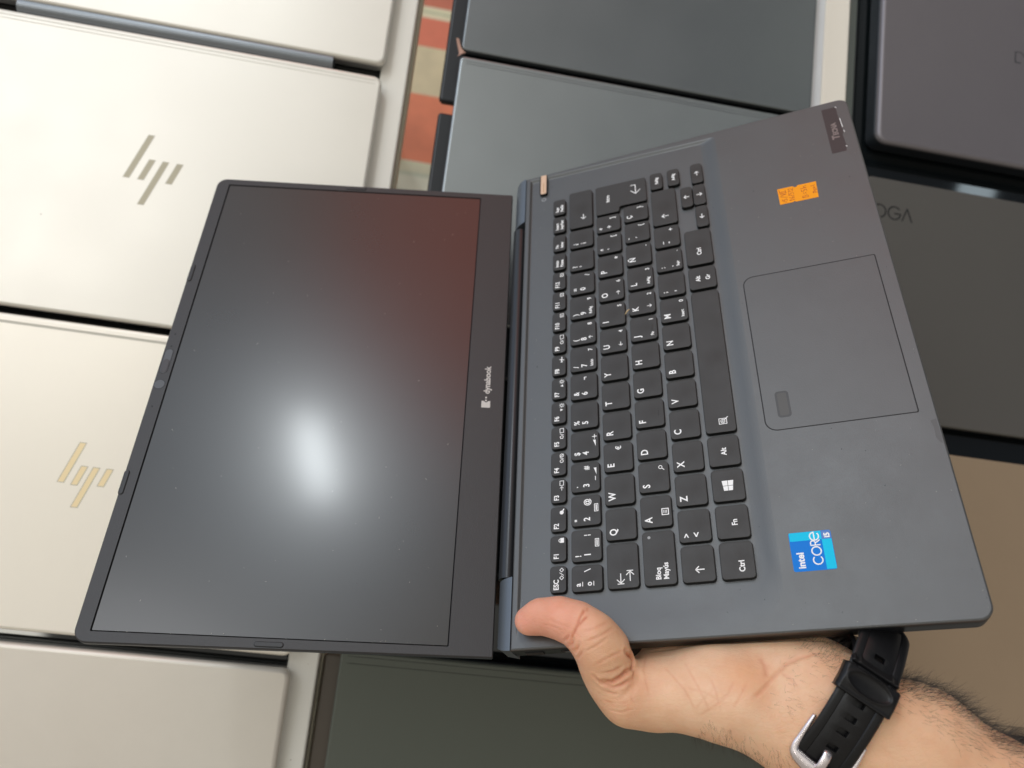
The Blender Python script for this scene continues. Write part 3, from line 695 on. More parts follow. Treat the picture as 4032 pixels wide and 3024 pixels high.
        if e == 'q': mb.ring(x1 - 3.2, y0 + 4.0, 0.9, 0.35, z, n=10); mb.line((x1 - 3.9, y0 + 3.2), (x1 - 4.8, y0 + 2.2), 0.4, z)
        elif e == 'm':
            cx, cy = x0 + 6.2, y0 + 3.2; mb.path([(cx, cy - 1.6), (cx + 3.2, cy - 1.6), (cx + 3.2, cy + 1.6), (cx, cy + 1.6), (cx, cy - 1.6)], 0.45, z)
            for q in (-0.7, 0, 0.7): mb.line((cx + 0.9, cy + q), (cx + 2.4, cy + q), 0.3, z)
        elif e == '€': mb.text(e, x1 - 1.8, y0 + 6.0, 4.0, z, align='RIGHT')
        elif e == '*': mb.text(e, x1 - 1.8, y0 + 1.4, 4.6, z, align='RIGHT')
        elif e: mb.text(e, x1 - 1.9, y0 + 2.0, 3.4, z, align='RIGHT')
        if f_ in ('left', 'right', 'up', 'down'): arrow(mb, f_, x0 + 5.0, y0 + 3.4, 2.5, 0.38, z)
        elif f_ and f_ != 'bar': mb.text(f_, x0 + 2.4, y0 + 2.0, 2.5, z, sx=0.85, bold=0.018)
    elif k == 'TAB':
        cy = y1 - 6.6; mb.line((x0 + 2.2, cy - 1.5), (x0 + 2.2, cy + 1.5), 0.4, z); arrow(mb, 'left', x0 + 4.9, cy, 4.8, 0.42, z)
        cy -= 4.6; mb.line((x0 + 8.6, cy - 1.5), (x0 + 8.6, cy + 1.5), 0.4, z); arrow(mb, 'right', x0 + 5.9, cy, 4.8, 0.42, z)
    elif k == 'CAPS':
        mb.text('Bloq', x0 + 2.6, y1 - 8.1, 3.5, z, sx=0.95, bold=0.016); mb.text('Mayús', x0 + 2.6, y1 - 11.8, 3.5, z, sx=0.95, bold=0.016)
    elif k == 'A': arrow(mb, leg[1], x0 + leg[2], y0 + leg[3], 4.0 if (y1 - y0) > 9 else 3.2, 0.5, z)
    elif k == 'T': mb.text(leg[1], x0 + leg[2], y0 + leg[3], 3.7, z, sx=0.92, bold=0.018, align='LEFT' if leg[2] < 5 else 'CENTER')
    elif k == 'T2': mb.text(leg[1], x0 + 7.5, y1 - 6.4, 3.6, z, sx=0.92, bold=0.018, align='CENTER'); mb.text(leg[2], x0 + 7.8, y0 + 3.4, 3.6, z, sx=0.92, bold=0.018, align='CENTER')
    elif k == 'S': mb.text(leg[1], (x0 + x1) / 2, y0 + 2.7, 2.8, z, sx=0.82, bold=0.02, align='CENTER')
    elif k == 'WIN':
        cx, cy = (x0 + x1) / 2 - 0.4, (y0 + y1) / 2; g = 0.12
        for (a0, a1, l0, l1) in ((-2.6, -g, 0.82, 0.93), (g, 2.8, 0.94, 1.08)):
            for s in (1, -1):
                mb.poly([(cx + a0, cy + s * g), (cx + a1, cy + s * g), (cx + a1, cy + s * 2.6 * l1), (cx + a0, cy + s * 2.6 * l0)][::s], z)
    elif k == 'SPACE':
        cx, cy = x0 + 6.3, y0 + 6.3; mb.path([(cx - 1.6, cy - 1.9), (cx + 1.6, cy - 1.9), (cx + 1.6, cy + 1.9), (cx - 1.6, cy + 1.9), (cx - 1.6, cy - 1.9)], 0.35, z)
        mb.ring(cx, cy, 1.1, 0.3, z, n=10); mb.line((cx - 0.7, cy), (cx + 0.7, cy), 0.3, z); mb.line((cx, cy - 0.7), (cx, cy + 0.7), 0.3, z); mb.line((cx + 0.8, cy - 0.9), (cx + 2.4, cy - 2.6), 0.4, z)
for (x0, x1, y0, y1, leg) in KEYS:
    cx, cy = (x0 + x1) / 2, (y0 + y1) / 2
    dip = random.uniform(-0.05, 0.05)
    V, F, MI = slab_vf(rect(x0 - 0.22 - cx, x1 + 0.22 - cx, y0 - 0.22 - cy, y1 + 0.22 - cy), 2.1,
                       [(KZ0 + 0.02, -0.1, 1), (KZ0 + 0.06, -0.1, 1), (KZ0 + 0.06, 0.0, 1), (KZ1 - 0.7, 0.1, 1), (KZ1 - 0.12, 0.22, 1), (KZ1 - 0.03, 0.3, 0), (KZ1, 0.55, 0)], 4)
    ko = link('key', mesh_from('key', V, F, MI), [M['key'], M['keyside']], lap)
    ko.location = (cx * MM, cy * MM, dip * MM); sharp_smooth(ko, 50)
    mb = MB(); legend(mb, leg, x0 - cx, x1 - cx, y0 - cy, y1 - cy, KZ1 + 0.005)
    if mb.V: mb.build('legend', M['legend'], ko)
    if leg[0] == 'CAPS':
        o = MB(); o.disc(x1 - cx - 3.0, y1 - cy - 3.4, 0.75, KZ1 + 0.005); o.build('indicator_light', M['grey_mark'], ko)
    if leg[0] == 'L' and leg[1] in 'FJ':
        o = MB(); o.line((-1.4, y0 - cy + 3.0), (1.8, y0 - cy + 3.0), 0.45, KZ1, 0, 0.25); o.build('homing_bar', M['key'], ko)
# enter key: L shape
def enter():
    pts = [(244.6, -25.9), (244.6, -10.4), (270.0, -10.4), (270.0, -43.9), (248.9, -43.9), (248.9, -25.9)]
    bm = bmesh.new(); vs = [bm.verts.new((x * MM, y * MM, KZ0 * MM)) for x, y in pts]
    f = bm.faces.new(vs); f.normal_update()
    if f.normal.z < 0: f.normal_flip()
    r = bmesh.ops.extrude_face_region(bm, geom=[f]); top = [v for v in r['geom'] if isinstance(v, bmesh.types.BMVert)]
    for v in top: v.co.z = KZ1 * MM
    bm.normal_update()
    ve = [e for e in bm.edges if abs(e.verts[0].co.z - e.verts[1].co.z) > 1e-4]
    bmesh.ops.bevel(bm, geom=ve, offset=1.5 * MM, segments=4, profile=0.5, affect='EDGES')
    te = [e for e in bm.edges if e.verts[0].co.z > (KZ1 - 0.01) * MM and e.verts[1].co.z > (KZ1 - 0.01) * MM and any(abs(f.normal.z) < 0.5 for f in e.link_faces)]
    bmesh.ops.bevel(bm, geom=te, offset=0.3 * MM, segments=2, profile=0.5, affect='EDGES')
    bmesh.ops.recalc_face_normals(bm, faces=bm.faces)
    for f in bm.faces: f.material_index = 0 if f.normal.z > 0.5 else 1
    me = bpy.data.meshes.new('key'); bm.to_mesh(me); bm.free()
    o = link('key', me, [M['key'], M['keyside']], lap)
    mb = MB(); z = KZ1 + 0.005
    mb.text('Intro', 254.5, -19.6, 3.3, z, sx=0.95, bold=0.018)
    arrow(mb, 'left', 261.0, -37.0, 8.0, 0.5, z); mb.line((265.0, -37.0), (265.0, -34.0), 0.5, z)
    mb.build('legend', M['legend'], o)
enter()
# straw-coloured crumb caught between two keys
def blobmesh(name, pts, m, parent=None, seg=6):
    V = []; F = []
    for i, (x, y, z, r) in enumerate(pts):
        for j in range(seg):
            a = 2 * math.pi * j / seg; V.append((x, y + r * math.cos(a), z + r * math.sin(a)))
    for i in range(len(pts) - 1):
        for j in range(seg): F.append((i * seg + j, i * seg + (j + 1) % seg, (i + 1) * seg + (j + 1) % seg, (i + 1) * seg + j))
    F += [tuple(range(seg)), tuple(range(len(pts) * seg - 1, (len(pts) - 1) * seg - 1, -1))]
    return link(name, mesh_from(name, V, F), m, parent, True)
cr = blobmesh('crumb', [(160.0, -25.6, 0.3, 0.1), (160.8, -26.6, 0.9, 0.45), (162.0, -27.4, 0.9, 0.6), (163.0, -28.3, 0.8, 0.4), (163.6, -28.8, 0.6, 0.1)], mat('straw', (0.62, 0.46, 0.26), 0.7))
cr.matrix_world = LW; tag(cr, 'tiny straw coloured crumb between the I and K keys', 'crumb')

# --- lid ----------------------------------------------------------------------
LIDQ = [(-5.6, -198.3), (315.6, -198.3), (316.3, 9.4), (-6.7, 8.6)]
def lid_mesh():
    n = 8; rad = [1.0, 1.0, 7.0, 7.0]
    rings = [(-5.6, 3.0, 1), (-4.6, 0.9, 1), (-3.0, 0.1, 1), (-1.3, 0.0, 1), (-1.2, 0.35, 1), (-0.9, 0.35, 1), (-0.85, 0.1, 0), (-0.2, 0.1, 0), (0.35, 0.6, 0)]
    V, F, MI = slab_vf(LIDQ, rad, rings, n, True, False); m = 4 * (n + 1)
    for z, x0, x1, y0, y1 in ((0.35, -1.0, 310.8, -176.0, 0.9), (-0.25, -0.6, 310.4, -175.6, 0.5)):
        V += [(x, y, z) for x, y in rquad(rect(x0, x1, y0, y1), 0.6, n)]
    for kk in range(len(rings) - 1, len(rings) + 1):
        for i in range(m):
            j = (i + 1) % m
            F.append((kk * m + i, kk * m + j, (kk + 1) * m + j, (kk + 1) * m + i)); MI.append(0 if kk == len(rings) - 1 else 2)
    return mesh_from('lid', V, F, MI)
lid = link('lid', lid_mesh(), [M['bezel'], M['lidshell'], M['gap']], lap); lid.matrix_local = LIDM; sharp_smooth(lid, 30)
slab('screen', rect(-0.3, 310.1, -175.3, 0.2), 0.4, [(-1.2, 0), (-0.2, 0)], M['screen'], lid, n=3)
def pill(name, x0, x1, y0, y1, z1, m, r=None):
    r = min(x1 - x0, y1 - y0) / 2 - 0.02 if r is None else r
    return slab(name, rect(x0, x1, y0, y1), r, [(0.2, 0), (z1 - 0.15, 0), (z1, 0.3)], m, lid, n=6)
for (a, b, c_, d) in ((222.3, 236.0, 6.0, 8.6), (72.4, 86.8, 6.0, 8.6), (-5.0, -2.6, -94.7, -80.4), (312.2, 314.6, -94.7, -80.6)):
    pill('rubber_bumper', a - 0.35, b + 0.35, c_ - 0.35, d + 0.35, 0.42, M['gap']); pill('rubber_bumper', a, b, c_, d, 0.9, M['rubber'])
M['camslide'] = mat('camera_slide', (0.085, 0.09, 0.10), 0.35)
M['camslide2'] = mat('camera_slide_tab', (0.05, 0.046, 0.05), 0.45)
pill('camera_shutter_rim', 151.0, 169.3, 2.6, 8.1, 0.40, M['gap']); pill('camera_shutter', 151.3, 169.0, 2.9, 7.8, 0.45, M['camslide']); pill('camera_shutter_tab', 151.8, 161.5, 3.3, 7.4, 0.6, M['camslide2'])
mb = MB(); mb.disc(143.6, 5.2, 3.35, 0.3, n=24, h=0.08); mb.build('camera_rim', M['gap'], lid)
mb = MB(); mb.disc(143.6, 5.2, 3.05, 0.3, n=24, h=0.14); mb.build('camera_lens', M['camslide'], lid)
for x in (180.2, 171.1, 128.3):
    mb = MB(); mb.disc(x, 5.2, 0.55, 0.3, h=0.08); mb.build('microphone_hole', M['gap'], lid)
# maker's wordmark
mb = MB(); z = 0.36
mb.poly([(138.6, -190.1), (143.2, -190.1), (143.2, -188.9), (142.2, -187.9), (142.2, -187.2), (143.2, -186.2), (143.2, -184.9), (138.6, -184.9)], z)
mb.disc(143.6, -187.5, 0.6, z, n=10); mb.disc(145.6, -187.5, 0.6, z, n=10)
mb.text('dynabook', 148.2, -189.4, 5.1, z, sx=0.97, bold=0.018)
mb.build('maker_logo', M['logo'], lid)
# dust on the screen, tiny pale specks
mb = MB()
for i in range(70):
    x, y = random.uniform(2, 308), random.uniform(-173, -2)
    if random.random() < 0.4: y = random.uniform(-175, -120) if random.random() < .5 else y
    r_ = random.uniform(0.06, 0.2); mb.disc(x, y, r_, -0.2, n=5, h=0.02)
    if random.random() < 0.25: mb.line((x, y), (x + random.uniform(-1, 1), y + random.uniform(-.8, .8)), 0.12, -0.2, h=0.02)
for i in range(26):
    mb.disc(random.uniform(-0.8, 0.6), random.uniform(-174, -10), random.uniform(0.05, 0.22), 0.33, n=5, h=0.03)
o = mb.build('dust_specks', mat('dust', (0.5, 0.48, 0.42), 0.8), lid); o['kind'] = 'stuff'
mb = MB()
for i in range(90):
    x, y = random.uniform(-28, 294), random.uniform(-170, -92); mb.disc(x, y, random.uniform(0.06, 0.16), 0.0, n=5, h=0.02)
for i in range(30):
    x, y = random.uniform(-28, 290), random.uniform(20, 36); mb.disc(x, y, random.uniform(0.06, 0.16), -1.6, n=5, h=0.02)
o = mb.build('dust_specks', bpy.data.materials['dust'], lap); o['kind'] = 'stuff'

# ================================================================== the hand and forearm holding the laptop
# signed distance field of tapered limbs, blended smoothly, in the laptop's own frame (mm)
def cone(P, a, b, ra, rb):
    a = np.array(a, np.float32); b = np.array(b, np.float32); ab = b - a; L2 = float(ab @ ab) + 1e-9
    t = np.clip(((P - a) @ ab) / L2, 0, 1)
    return np.linalg.norm(P - a - t[..., None] * ab, axis=-1) - (ra + (rb - ra) * t)
def smin(a, b, k):
    h = np.clip(0.5 + 0.5 * (b - a) / k, 0, 1)
    return b + (a - b) * h - k * h * (1 - h)
def chain(P, pts, k=2.0):
    d = None
    for p, q in zip(pts[:-1], pts[1:]):
        c_ = cone(P, p[:3], q[:3], p[3], q[3])
        d = c_ if d is None else smin(d, c_, k)
    return d
THUMB = [(-18.9, 27.4, 6.7, 6.8), (-17.7, 20.2, 7.9, 7.4), (-19.6, 10.8, 9.6, 8.7), (-23.4, 2.2, 10.6, 9.4), (-29.6, -5.1, 10.5, 10.5), (-35.0, -8.4, 5.0, 11.5), (-40.4, -8.5, -1.5, 11.2), (-46.3, -11.0, -6.5, 11.2), (-52.6, -15.5, -9.5, 11.2)]
THENAR = [(-52.6, -15.5, -9.5, 11.2), (-50.6, -26.0, -15.5, 13.5), (-51.3, -50.4, -15.5, 16), (-54.3, -64.3, -17.3, 17), (-63.0, -84.0, -26.0, 18.5), (-66.9, -93.3, -31.5, 19.5)]
PALM2 = [(-40.4, -26.7, -26.4, 14), (-40.5, -56.7, -25.3, 18), (-52.0, -87.0, -25.2, 19)]
PALM3 = [(-20, -32, -33, 12), (-26, -60, -33, 14), (-42, -88, -28, 17)]
HYPO = [(-51.9, -103.9, -26.7, 19.5), (-45.5, -97.4, -26.5, 18), (-31.0, -77.6, -28.4, 16), (-6, -84, -35, 13)]
ARM1 = [(-51.9, -103.9, -26.7, 19.5), (-67.5, -137.8, -41.6, 21), (-90.1, -163.2, -57.9, 25), (-121.8, -192.4, -78.1, 30), (-172, -265, -118, 36)]
ARM2 = [(-66.9, -93.3, -31.5, 19.5), (-81.7, -124.8, -46.6, 21), (-106.9, -148.0, -63.9, 25), (-138.0, -177.7, -83.9, 30), (-188, -250, -124, 36)]
FING = [[(-24, -34, -34, 12), (-2, -33, -34, 10.5), (38, -22, -28, 8.9), (60, -19, -25.6, 8.0), (79, -17, -24.2, 7.2)],
        [(-22, -50, -35, 12), (2, -51, -35, 10.8), (48, -41, -29, 9.2), (76, -37, -25.8, 8.3), (98, -35, -24.3, 7.4)],
        [(-20, -66, -35, 12), (2, -69, -35, 10.3), (44, -63, -29, 8.8), (70, -59, -25.6, 8.0), (91, -57, -24.0, 7.1)],
        [(-20, -80, -34, 11), (0, -86, -34, 9.4), (30, -84, -28, 7.9), (48, -81, -25, 7.2), (64, -79, -23.4, 6.4)]]
def hand_field(P):
    d = chain(P, THENAR, 9)
    d = smin(d, chain(P, PALM2, 8), 9); d = smin(d, chain(P, PALM3, 8), 9); d = smin(d, chain(P, HYPO, 8), 10)
    arm = smin(chain(P, ARM1, 8), chain(P, ARM2, 8), 12)
    d = smin(d, arm, 9)
    for f in FING: d = smin(d, chain(P, f, 3), 4.0)
    th = chain(P, THUMB, 5)
    # pad of the thumb end and the knuckle
    th = smin(th, cone(P, (-17.2, 22, 9.0), (-19.5, 12, 11.5), 5.4, 7.4), 4)
    d = smin(d, th, 5.0)
    # tendons at the wrist
    d = smin(d, cone(P, (-60, -84, -8.5), (-80, -118, -22.5), 1.6, 1.6), 5)
    # creases: fine grooves cut where the skin folds
    def groove(d, pts, r, k):
        c_ = None
        for p, q in zip(pts[:-1], pts[1:]):
            e = cone(P, p, q, r, r); c_ = e if c_ is None else np.minimum(c_, e)
        h = np.clip(1 - np.abs(c_) / k, 0, 1)
        return d + h * h * (3 - 2 * h) * r
    return d, groove
def surf_nets(lo, hi, step, fn):
    xs = [np.arange(lo[i], hi[i], step, dtype=np.float32) for i in range(3)]
    n = [len(x) for x in xs]; D = np.empty(n, np.float32)
    for i0 in range(0, n[0], 16):
        g = np.stack(np.meshgrid(xs[0][i0:i0 + 16], xs[1], xs[2], indexing='ij'), -1)
        D[i0:i0 + 16] = fn(g)
    ins = D < 0
    acc = np.zeros((n[0] - 1, n[1] - 1, n[2] - 1, 3), np.float32); cnt = np.zeros((n[0] - 1, n[1] - 1, n[2] - 1), np.float32)
    idx = np.indices(acc.shape[:3]).transpose(1, 2, 3, 0).astype(np.float32)
    corners = [(a, b, c_) for a in (0, 1) for b in (0, 1) for c_ in (0, 1)]
    def sub(A, c_): return A[c_[0]:n[0] - 1 + c_[0], c_[1]:n[1] - 1 + c_[1], c_[2]:n[2] - 1 + c_[2]]
    for a in corners:
        for ax in range(3):
            if a[ax]: continue
            b = list(a); b[ax] = 1; b = tuple(b)
            da, db = sub(D, a), sub(D, b); cross = (da < 0) != (db < 0)
            t = np.where(cross, da / np.where(cross, da - db, 1), 0)
            p = np.zeros(acc.shape, np.float32); p[...] = a; p[..., ax] += t
            acc += p * cross[..., None]; cnt += cross
    m = cnt > 0; vid = -np.ones(m.shape, np.int64); vid[m] = np.arange(m.sum())
    V = (idx[m] + acc[m] / cnt[m][:, None]) * step + np.array([x[0] for x in xs], np.float32)
    F = []
    for ax in range(3):
        o1, o2 = (ax + 1) % 3, (ax + 2) % 3
        s0 = [slice(1, n[k] - 1) for k in range(3)]; s0[ax] = slice(0, n[ax] - 1); s1 = list(s0); s1[ax] = slice(1, n[ax])
        A = ins[tuple(s0)]; B = ins[tuple(s1)]
        for flip, msk in ((False, A & ~B), (True, ~A & B)):
            q = np.argwhere(msk)
            for k in range(3):
                if k != ax: q[:, k] += 1
            def v(d1, d2):
                r = q.copy(); r[:, o1] -= d1; r[:, o2] -= d2
                return vid[r[:, 0], r[:, 1], r[:, 2]]
            quad = np.stack([v(1, 1), v(0, 1), v(0, 0), v(1, 0)], 1)
            F.append(quad[:, ::-1] if flip else quad)
    return V, np.concatenate(F)
CREASES = [([(-32.5, -19.2, 3), (-36.5, -20.8, 2.5), (-41.5, -21.6, 2.0), (-46.5, -22.5, 0.5), (-50.5, -20.0, 1.5), (-53.5, -16.5, 1.5), (-56.5, -12.0, -1)], 0.8, 2.3)]
# skin lines: (points on the skin, depth, half width, redness)
LINES = [
  ([(-56.6, -72.0, 0.2), (-55.2, -73.8, -0.3), (-53.8, -75.5, -1.0), (-50.7, -78.3, -2.4), (-47.4, -81.1, -3.9), (-44.7, -84.1, -4.6), (-41.9, -87.2, -5.1), (-40.7, -90.7, -5.2), (-39.4, -94.1, -5.6), (-38.4, -97.5, -6.1), (-37.4, -100.9, -7.1)], 0.3, 1.2, 0.38),
  ([(-37.7, -76.1, -6.0), (-40.2, -77.1, -5.3), (-42.7, -78.1, -4.6), (-45.7, -78.1, -3.6), (-48.7, -78.1, -2.8)], 0.12, 1.6, 0.45),
  ([(-45.2, -84.0, -4.5), (-47.0, -86.0, -4.2), (-48.8, -87.9, -3.9), (-50.8, -89.5, -3.7), (-52.8, -91.1, -3.6)], 0.1, 0.9, 0.24),
  ([(-32.5, -24.9, -12.7), (-37.8, -25.3, -6.0), (-42.4, -25.3, -1.6), (-48.7, -26.6, 0.4), (-54.2, -27.4, 0.1)], 0.11, 0.7, 0.24),
  ([(-41.3, -34.7, -3.0), (-47.2, -39.3, 0.3), (-52.4, -43.4, 1.7), (-56.5, -45.3, 1.3), (-60.4, -47.0, -0.0)], 0.11, 0.7, 0.24),
  ([(-39.7, -43.8, -2.1), (-46.5, -47.1, 1.8), (-52.4, -49.8, 2.7), (-56.9, -51.5, 2.1), (-61.2, -53.1, 0.5)], 0.11, 0.7, 0.24),
  ([(-48.1, -55.2, 2.4), (-51.3, -56.1, 2.8), (-54.3, -56.9, 2.7), (-57.7, -57.3, 2.1), (-60.9, -57.7, 1.0)], 0.11, 0.7, 0.24),
  ([(-60.4, -47.0, -0.0), (-58.1, -49.7, 1.5), (-55.7, -52.3, 2.4), (-53.9, -54.7, 2.7), (-52.1, -57.1, 2.8)], 0.1, 0.7, 0.2),
  ([(-62.8, -48.3, -1.4), (-60.7, -53.2, 0.8), (-58.5, -58.0, 1.9), (-56.5, -60.2, 2.4), (-54.4, -62.4, 2.5), (-51.7, -63.8, 2.3), (-48.9, -65.1, 1.6)], 0.125, 0.7, 0.24),
  ([(-50.0, -70.4, 0.6), (-53.4, -68.4, 1.6), (-56.6, -66.4, 1.9), (-58.9, -64.5, 1.6), (-61.1, -62.6, 1.0)], 0.1, 0.7, 0.24),
  ([(-52.0, -44.6, 2.0), (-53.1, -48.6, 2.5), (-54.1, -52.5, 2.7), (-56.1, -55.6, 2.5), (-58.0, -58.7, 2.1)], 0.09, 0.7, 0.2),
  ([(-18.8, -3.7, 18.7), (-21.4, -3.1, 20.4), (-23.6, -2.1, 21.0), (-26.5, -1.1, 21.9), (-29.0, 0.2, 21.5), (-31.0, 1.6, 20.6), (-32.8, 3.1, 18.9)], 0.5, 0.9, 1.0),
  ([(-22.6, -5.8, 20.4), (-24.3, -4.4, 21.4), (-25.7, -3.0, 21.9), (-27.0, -1.9, 22.0), (-28.3, -0.8, 21.8)], 0.35, 0.8, 1.0),
  ([(-17.4, -4.5, 16.8), (-19.7, -4.6, 18.9), (-21.7, -4.4, 20.0)], 0.25, 0.8, 0.8),
  ([(-32.0, 7.7, 14.9), (-31.9, 6.1, 17.0), (-31.6, 4.8, 18.4), (-31.1, 3.7, 19.4), (-30.5, 2.7, 20.2)], 0.7, 1.0, 0.1),
  ([(-34.7, 4.4, 16.1), (-34.4, 2.7, 18.2), (-33.5, 2.1, 19.2), (-32.6, 1.6, 20.0)], 0.9, 1.1, 0.1),
  ([(-37.3, 2.0, 16.0), (-36.8, 0.3, 18.1), (-35.9, -0.5, 19.3), (-34.9, -1.2, 20.3)], 0.8, 1.1, 0.1),
  ([(-39.8, 1.7, 13.1), (-39.4, 0.2, 15.4), (-38.9, -1.2, 17.0), (-38.2, -1.8, 18.0), (-37.4, -2.3, 18.9)], 0.5, 1.0, 0.1),
  ([(-34.5, -5.1, 21.2), (-33.2, -8.7, 21.1), (-31.6, -12.0, 19.9), (-29.7, -14.1, 18.2), (-27.3, -15.8, 15.2)], 0.25, 0.9, 0.3),
  ([(-38.2, -3.1, 18.5), (-37.3, -6.4, 19.5), (-36.0, -9.4, 19.6), (-34.3, -11.8, 19.2), (-32.4, -13.9, 18.1)], 0.22, 0.9, 0.2),
  ([(-43.2, -6.8, 14.8), (-41.7, -11.0, 15.7), (-39.7, -14.8, 15.1), (-38.3, -17.2, 13.7), (-36.7, -19.4, 11.3)], 0.22, 1.0, 0.3),
  ([(-30.4, -2.3, 21.9), (-29.9, -5.7, 22.2), (-29.0, -8.9, 21.6), (-27.3, -11.6, 20.0), (-25.0, -13.9, 16.8)], 0.15, 0.9, 0.3),
  ([(-36.9, -20.0, 10.0), (-37.8, -20.6, 7.6), (-37.3, -20.2, 0.2), (-39.5, -20.0, 0.9), (-41.8, -19.8, 1.8), (-44.8, -18.6, 6.0), (-46.8, -16.7, 6.7), (-48.1, -14.7, 7.2), (-49.3, -12.6, 7.3), (-49.1, -10.7, 8.0), (-48.9, -8.7, 8.4)], 1.3, 1.7, 0.7),
  ([(-43.5, -20.7, 0.2), (-45.3, -20.3, 1.2), (-47.0, -19.9, 2.0), (-48.7, -18.3, 4.6), (-49.9, -16.3, 5.2), (-50.5, -14.6, 5.6), (-51.1, -12.8, 5.8), (-50.3, -10.4, 6.9), (-49.5, -7.9, 7.7), (-48.3, -6.4, 8.8), (-47.0, -4.9, 9.9)], 0.75, 1.3, 0.5),
  ([(-52.3, -8.4, 5.0), (-52.9, -10.7, 4.8), (-53.5, -13.0, 4.4), (-52.9, -15.3, 2.6), (-52.7, -17.9, 2.3)], 0.25, 0.9, 0.3),
  ([(-55.4, -6.8, 1.6), (-56.5, -9.9, 2.1), (-57.1, -12.5, 0.5), (-56.9, -15.5, 1.7), (-56.6, -18.3, 2.3)], 0.22, 0.9, 0.3),
  ([(-59.0, -8.6, -0.6), (-59.8, -11.7, 0.1), (-60.5, -14.7, 0.3), (-60.0, -17.5, 0.5), (-59.5, -20.1, 0.3)], 0.18, 0.9, 0.2),
  ([(-49.9, -15.7, 5.5), (-51.0, -17.2, 2.8), (-52.6, -19.0, 1.8), (-55.5, -20.1, 2.2), (-58.0, -20.9, 0.9)], 0.2, 0.9, 0.2),
  ([(-24.2, 17.2, 17.1), (-25.2, 14.4, 17.9), (-26.1, 11.7, 18.3), (-27.3, 9.1, 18.5), (-28.5, 6.5, 19.1)], 0.12, 0.8, 0.2),
  ([(-22.7, 13.9, 19.4), (-24.2, 10.7, 19.6), (-25.7, 7.5, 19.9), (-26.5, 5.5, 20.3), (-27.4, 3.5, 20.8)], 0.1, 0.8, 0.2),
  ([(-46.0, -9.6, 11.8), (-45.8, -11.6, 11.5), (-45.4, -13.6, 10.9), (-44.3, -15.6, 10.5), (-43.0, -17.5, 9.5)], 0.25, 0.9, 0.5)]
PC = []
def final_field(P):
    d, groove = hand_field(P)
    if P[..., 2].max() > -12 and P[..., 0].max() > -62:
        for pts, r, k in CREASES: d = groove(d, pts, r, k)
    # palm lines seen as soft valleys
    if P[..., 1].min() < -40:
        # the laptop itself presses its flat shape into the palm and fingers
        pass
    bx = np.stack([-30.9 - P[..., 0], P[..., 2] - 0.1, -16.4 - P[..., 2]], -1).max(-1)   # outside the slab if positive
    sl = np.where(P[..., 1] < 45, bx, 50)
    end = (P[..., 0] + 60) * -0.507 + (P[..., 1] + 100) * -0.753 + (P[..., 2] + 30) * -0.419 - 138    # the forearm ends well outside the view
    return np.maximum(np.maximum(d, -sl), end)
def grooved(P): return final_field(P)
Vh, Fh = surf_nets((-188, -262, -142), (110, 40, 26), 1.15, grooved)
# two relaxation passes along the surface, then snap back to the field
def snap(V, it=2):
    for _ in range(it):
        e = 0.25; d = final_field(V)
        g = np.stack([final_field(V + np.eye(3, dtype=np.float32)[k] * e) - d for k in range(3)], 1) / e
        g /= np.maximum(np.linalg.norm(g, axis=1, keepdims=True), 0.5)
        V = V - g * np.clip(d, -0.6, 0.6)[:, None] * 0.9
    return V
Vh = snap(Vh, 2)
skin_me = bpy.data.meshes.new('person')
skin_me.from_pydata([tuple(float(x) * MM for x in v) for v in Vh], [], [tuple(int(i) for i in f) for f in Fh])
bm = bmesh.new(); bm.from_mesh(skin_me)
# drop the far end cap row region cleanly and smooth lightly
for _ in range(2): bmesh.ops.smooth_vert(bm, verts=bm.verts, factor=0.35, use_axis_x=True, use_axis_y=True, use_axis_z=True)
bmesh.ops.recalc_face_normals(bm, faces=bm.faces)
# finer mesh where the palm and thumb face up, then press the skin lines in
bm.normal_update()
es = {e for f in bm.faces if f.calc_center_median().y > -0.118 and f.calc_center_median().x < -0.008 and f.calc_center_median().z > -0.03 and f.normal.z > -0.35 for e in f.edges}
bmesh.ops.subdivide_edges(bm, edges=list(es), cuts=1, use_grid_fill=True, smooth=0.0)
bm.normal_update()
bm.to_mesh(skin_me); bm.free()
nv_ = len(skin_me.vertices)
co_ = np.empty(nv_ * 3, np.float32); skin_me.vertices.foreach_get('co', co_); co_ = co_.reshape(-1, 3) / MM
no_ = np.empty(nv_ * 3, np.float32); skin_me.vertices.foreach_get('normal', no_); no_ = no_.reshape(-1, 3)
red_ = np.zeros(nv_, np.float32); dsp = np.zeros(nv_, np.float32)
for pts, dp, wd, rd in LINES:
    lo_ = np.min(pts, 0) - 3; hi_ = np.max(pts, 0) + 3
    ids = np.flatnonzero(((co_ > lo_) & (co_ < hi_)).all(1))
    if not len(ids): continue
    dmin = np.full(len(ids), 9.0, np.float32); n_ = len(pts) - 1
    for k_, (p, q) in enumerate(zip(pts[:-1], pts[1:])):
        e_ = cone(co_[ids], p, q, 0, 0); dmin = np.minimum(dmin, e_)
    # fade at the ends
    ends = np.minimum(np.linalg.norm(co_[ids] - np.array(pts[0]), axis=1), np.linalg.norm(co_[ids] - np.array(pts[-1]), axis=1))
    fade = np.clip(ends / 2.0, 0.25, 1)
    g_ = np.exp(-(dmin / (wd * 0.55)) ** 2) - 0.28 * np.exp(-((dmin - wd * 1.3) / (wd * 0.6)) ** 2)
    dsp[ids] += g_ * dp * fade
    red_[ids] = np.maximum(red_[ids], np.exp(-(dmin / (wd * 0.8)) ** 2) * rd * fade)
co_ -= no_ * dsp[:, None]
skin_me.vertices.foreach_set('co', (co_ * MM).ravel()); 
at = skin_me.attributes.new('redness', 'FLOAT', 'POINT'); at.data.foreach_set('value', red_); skin_me.update()
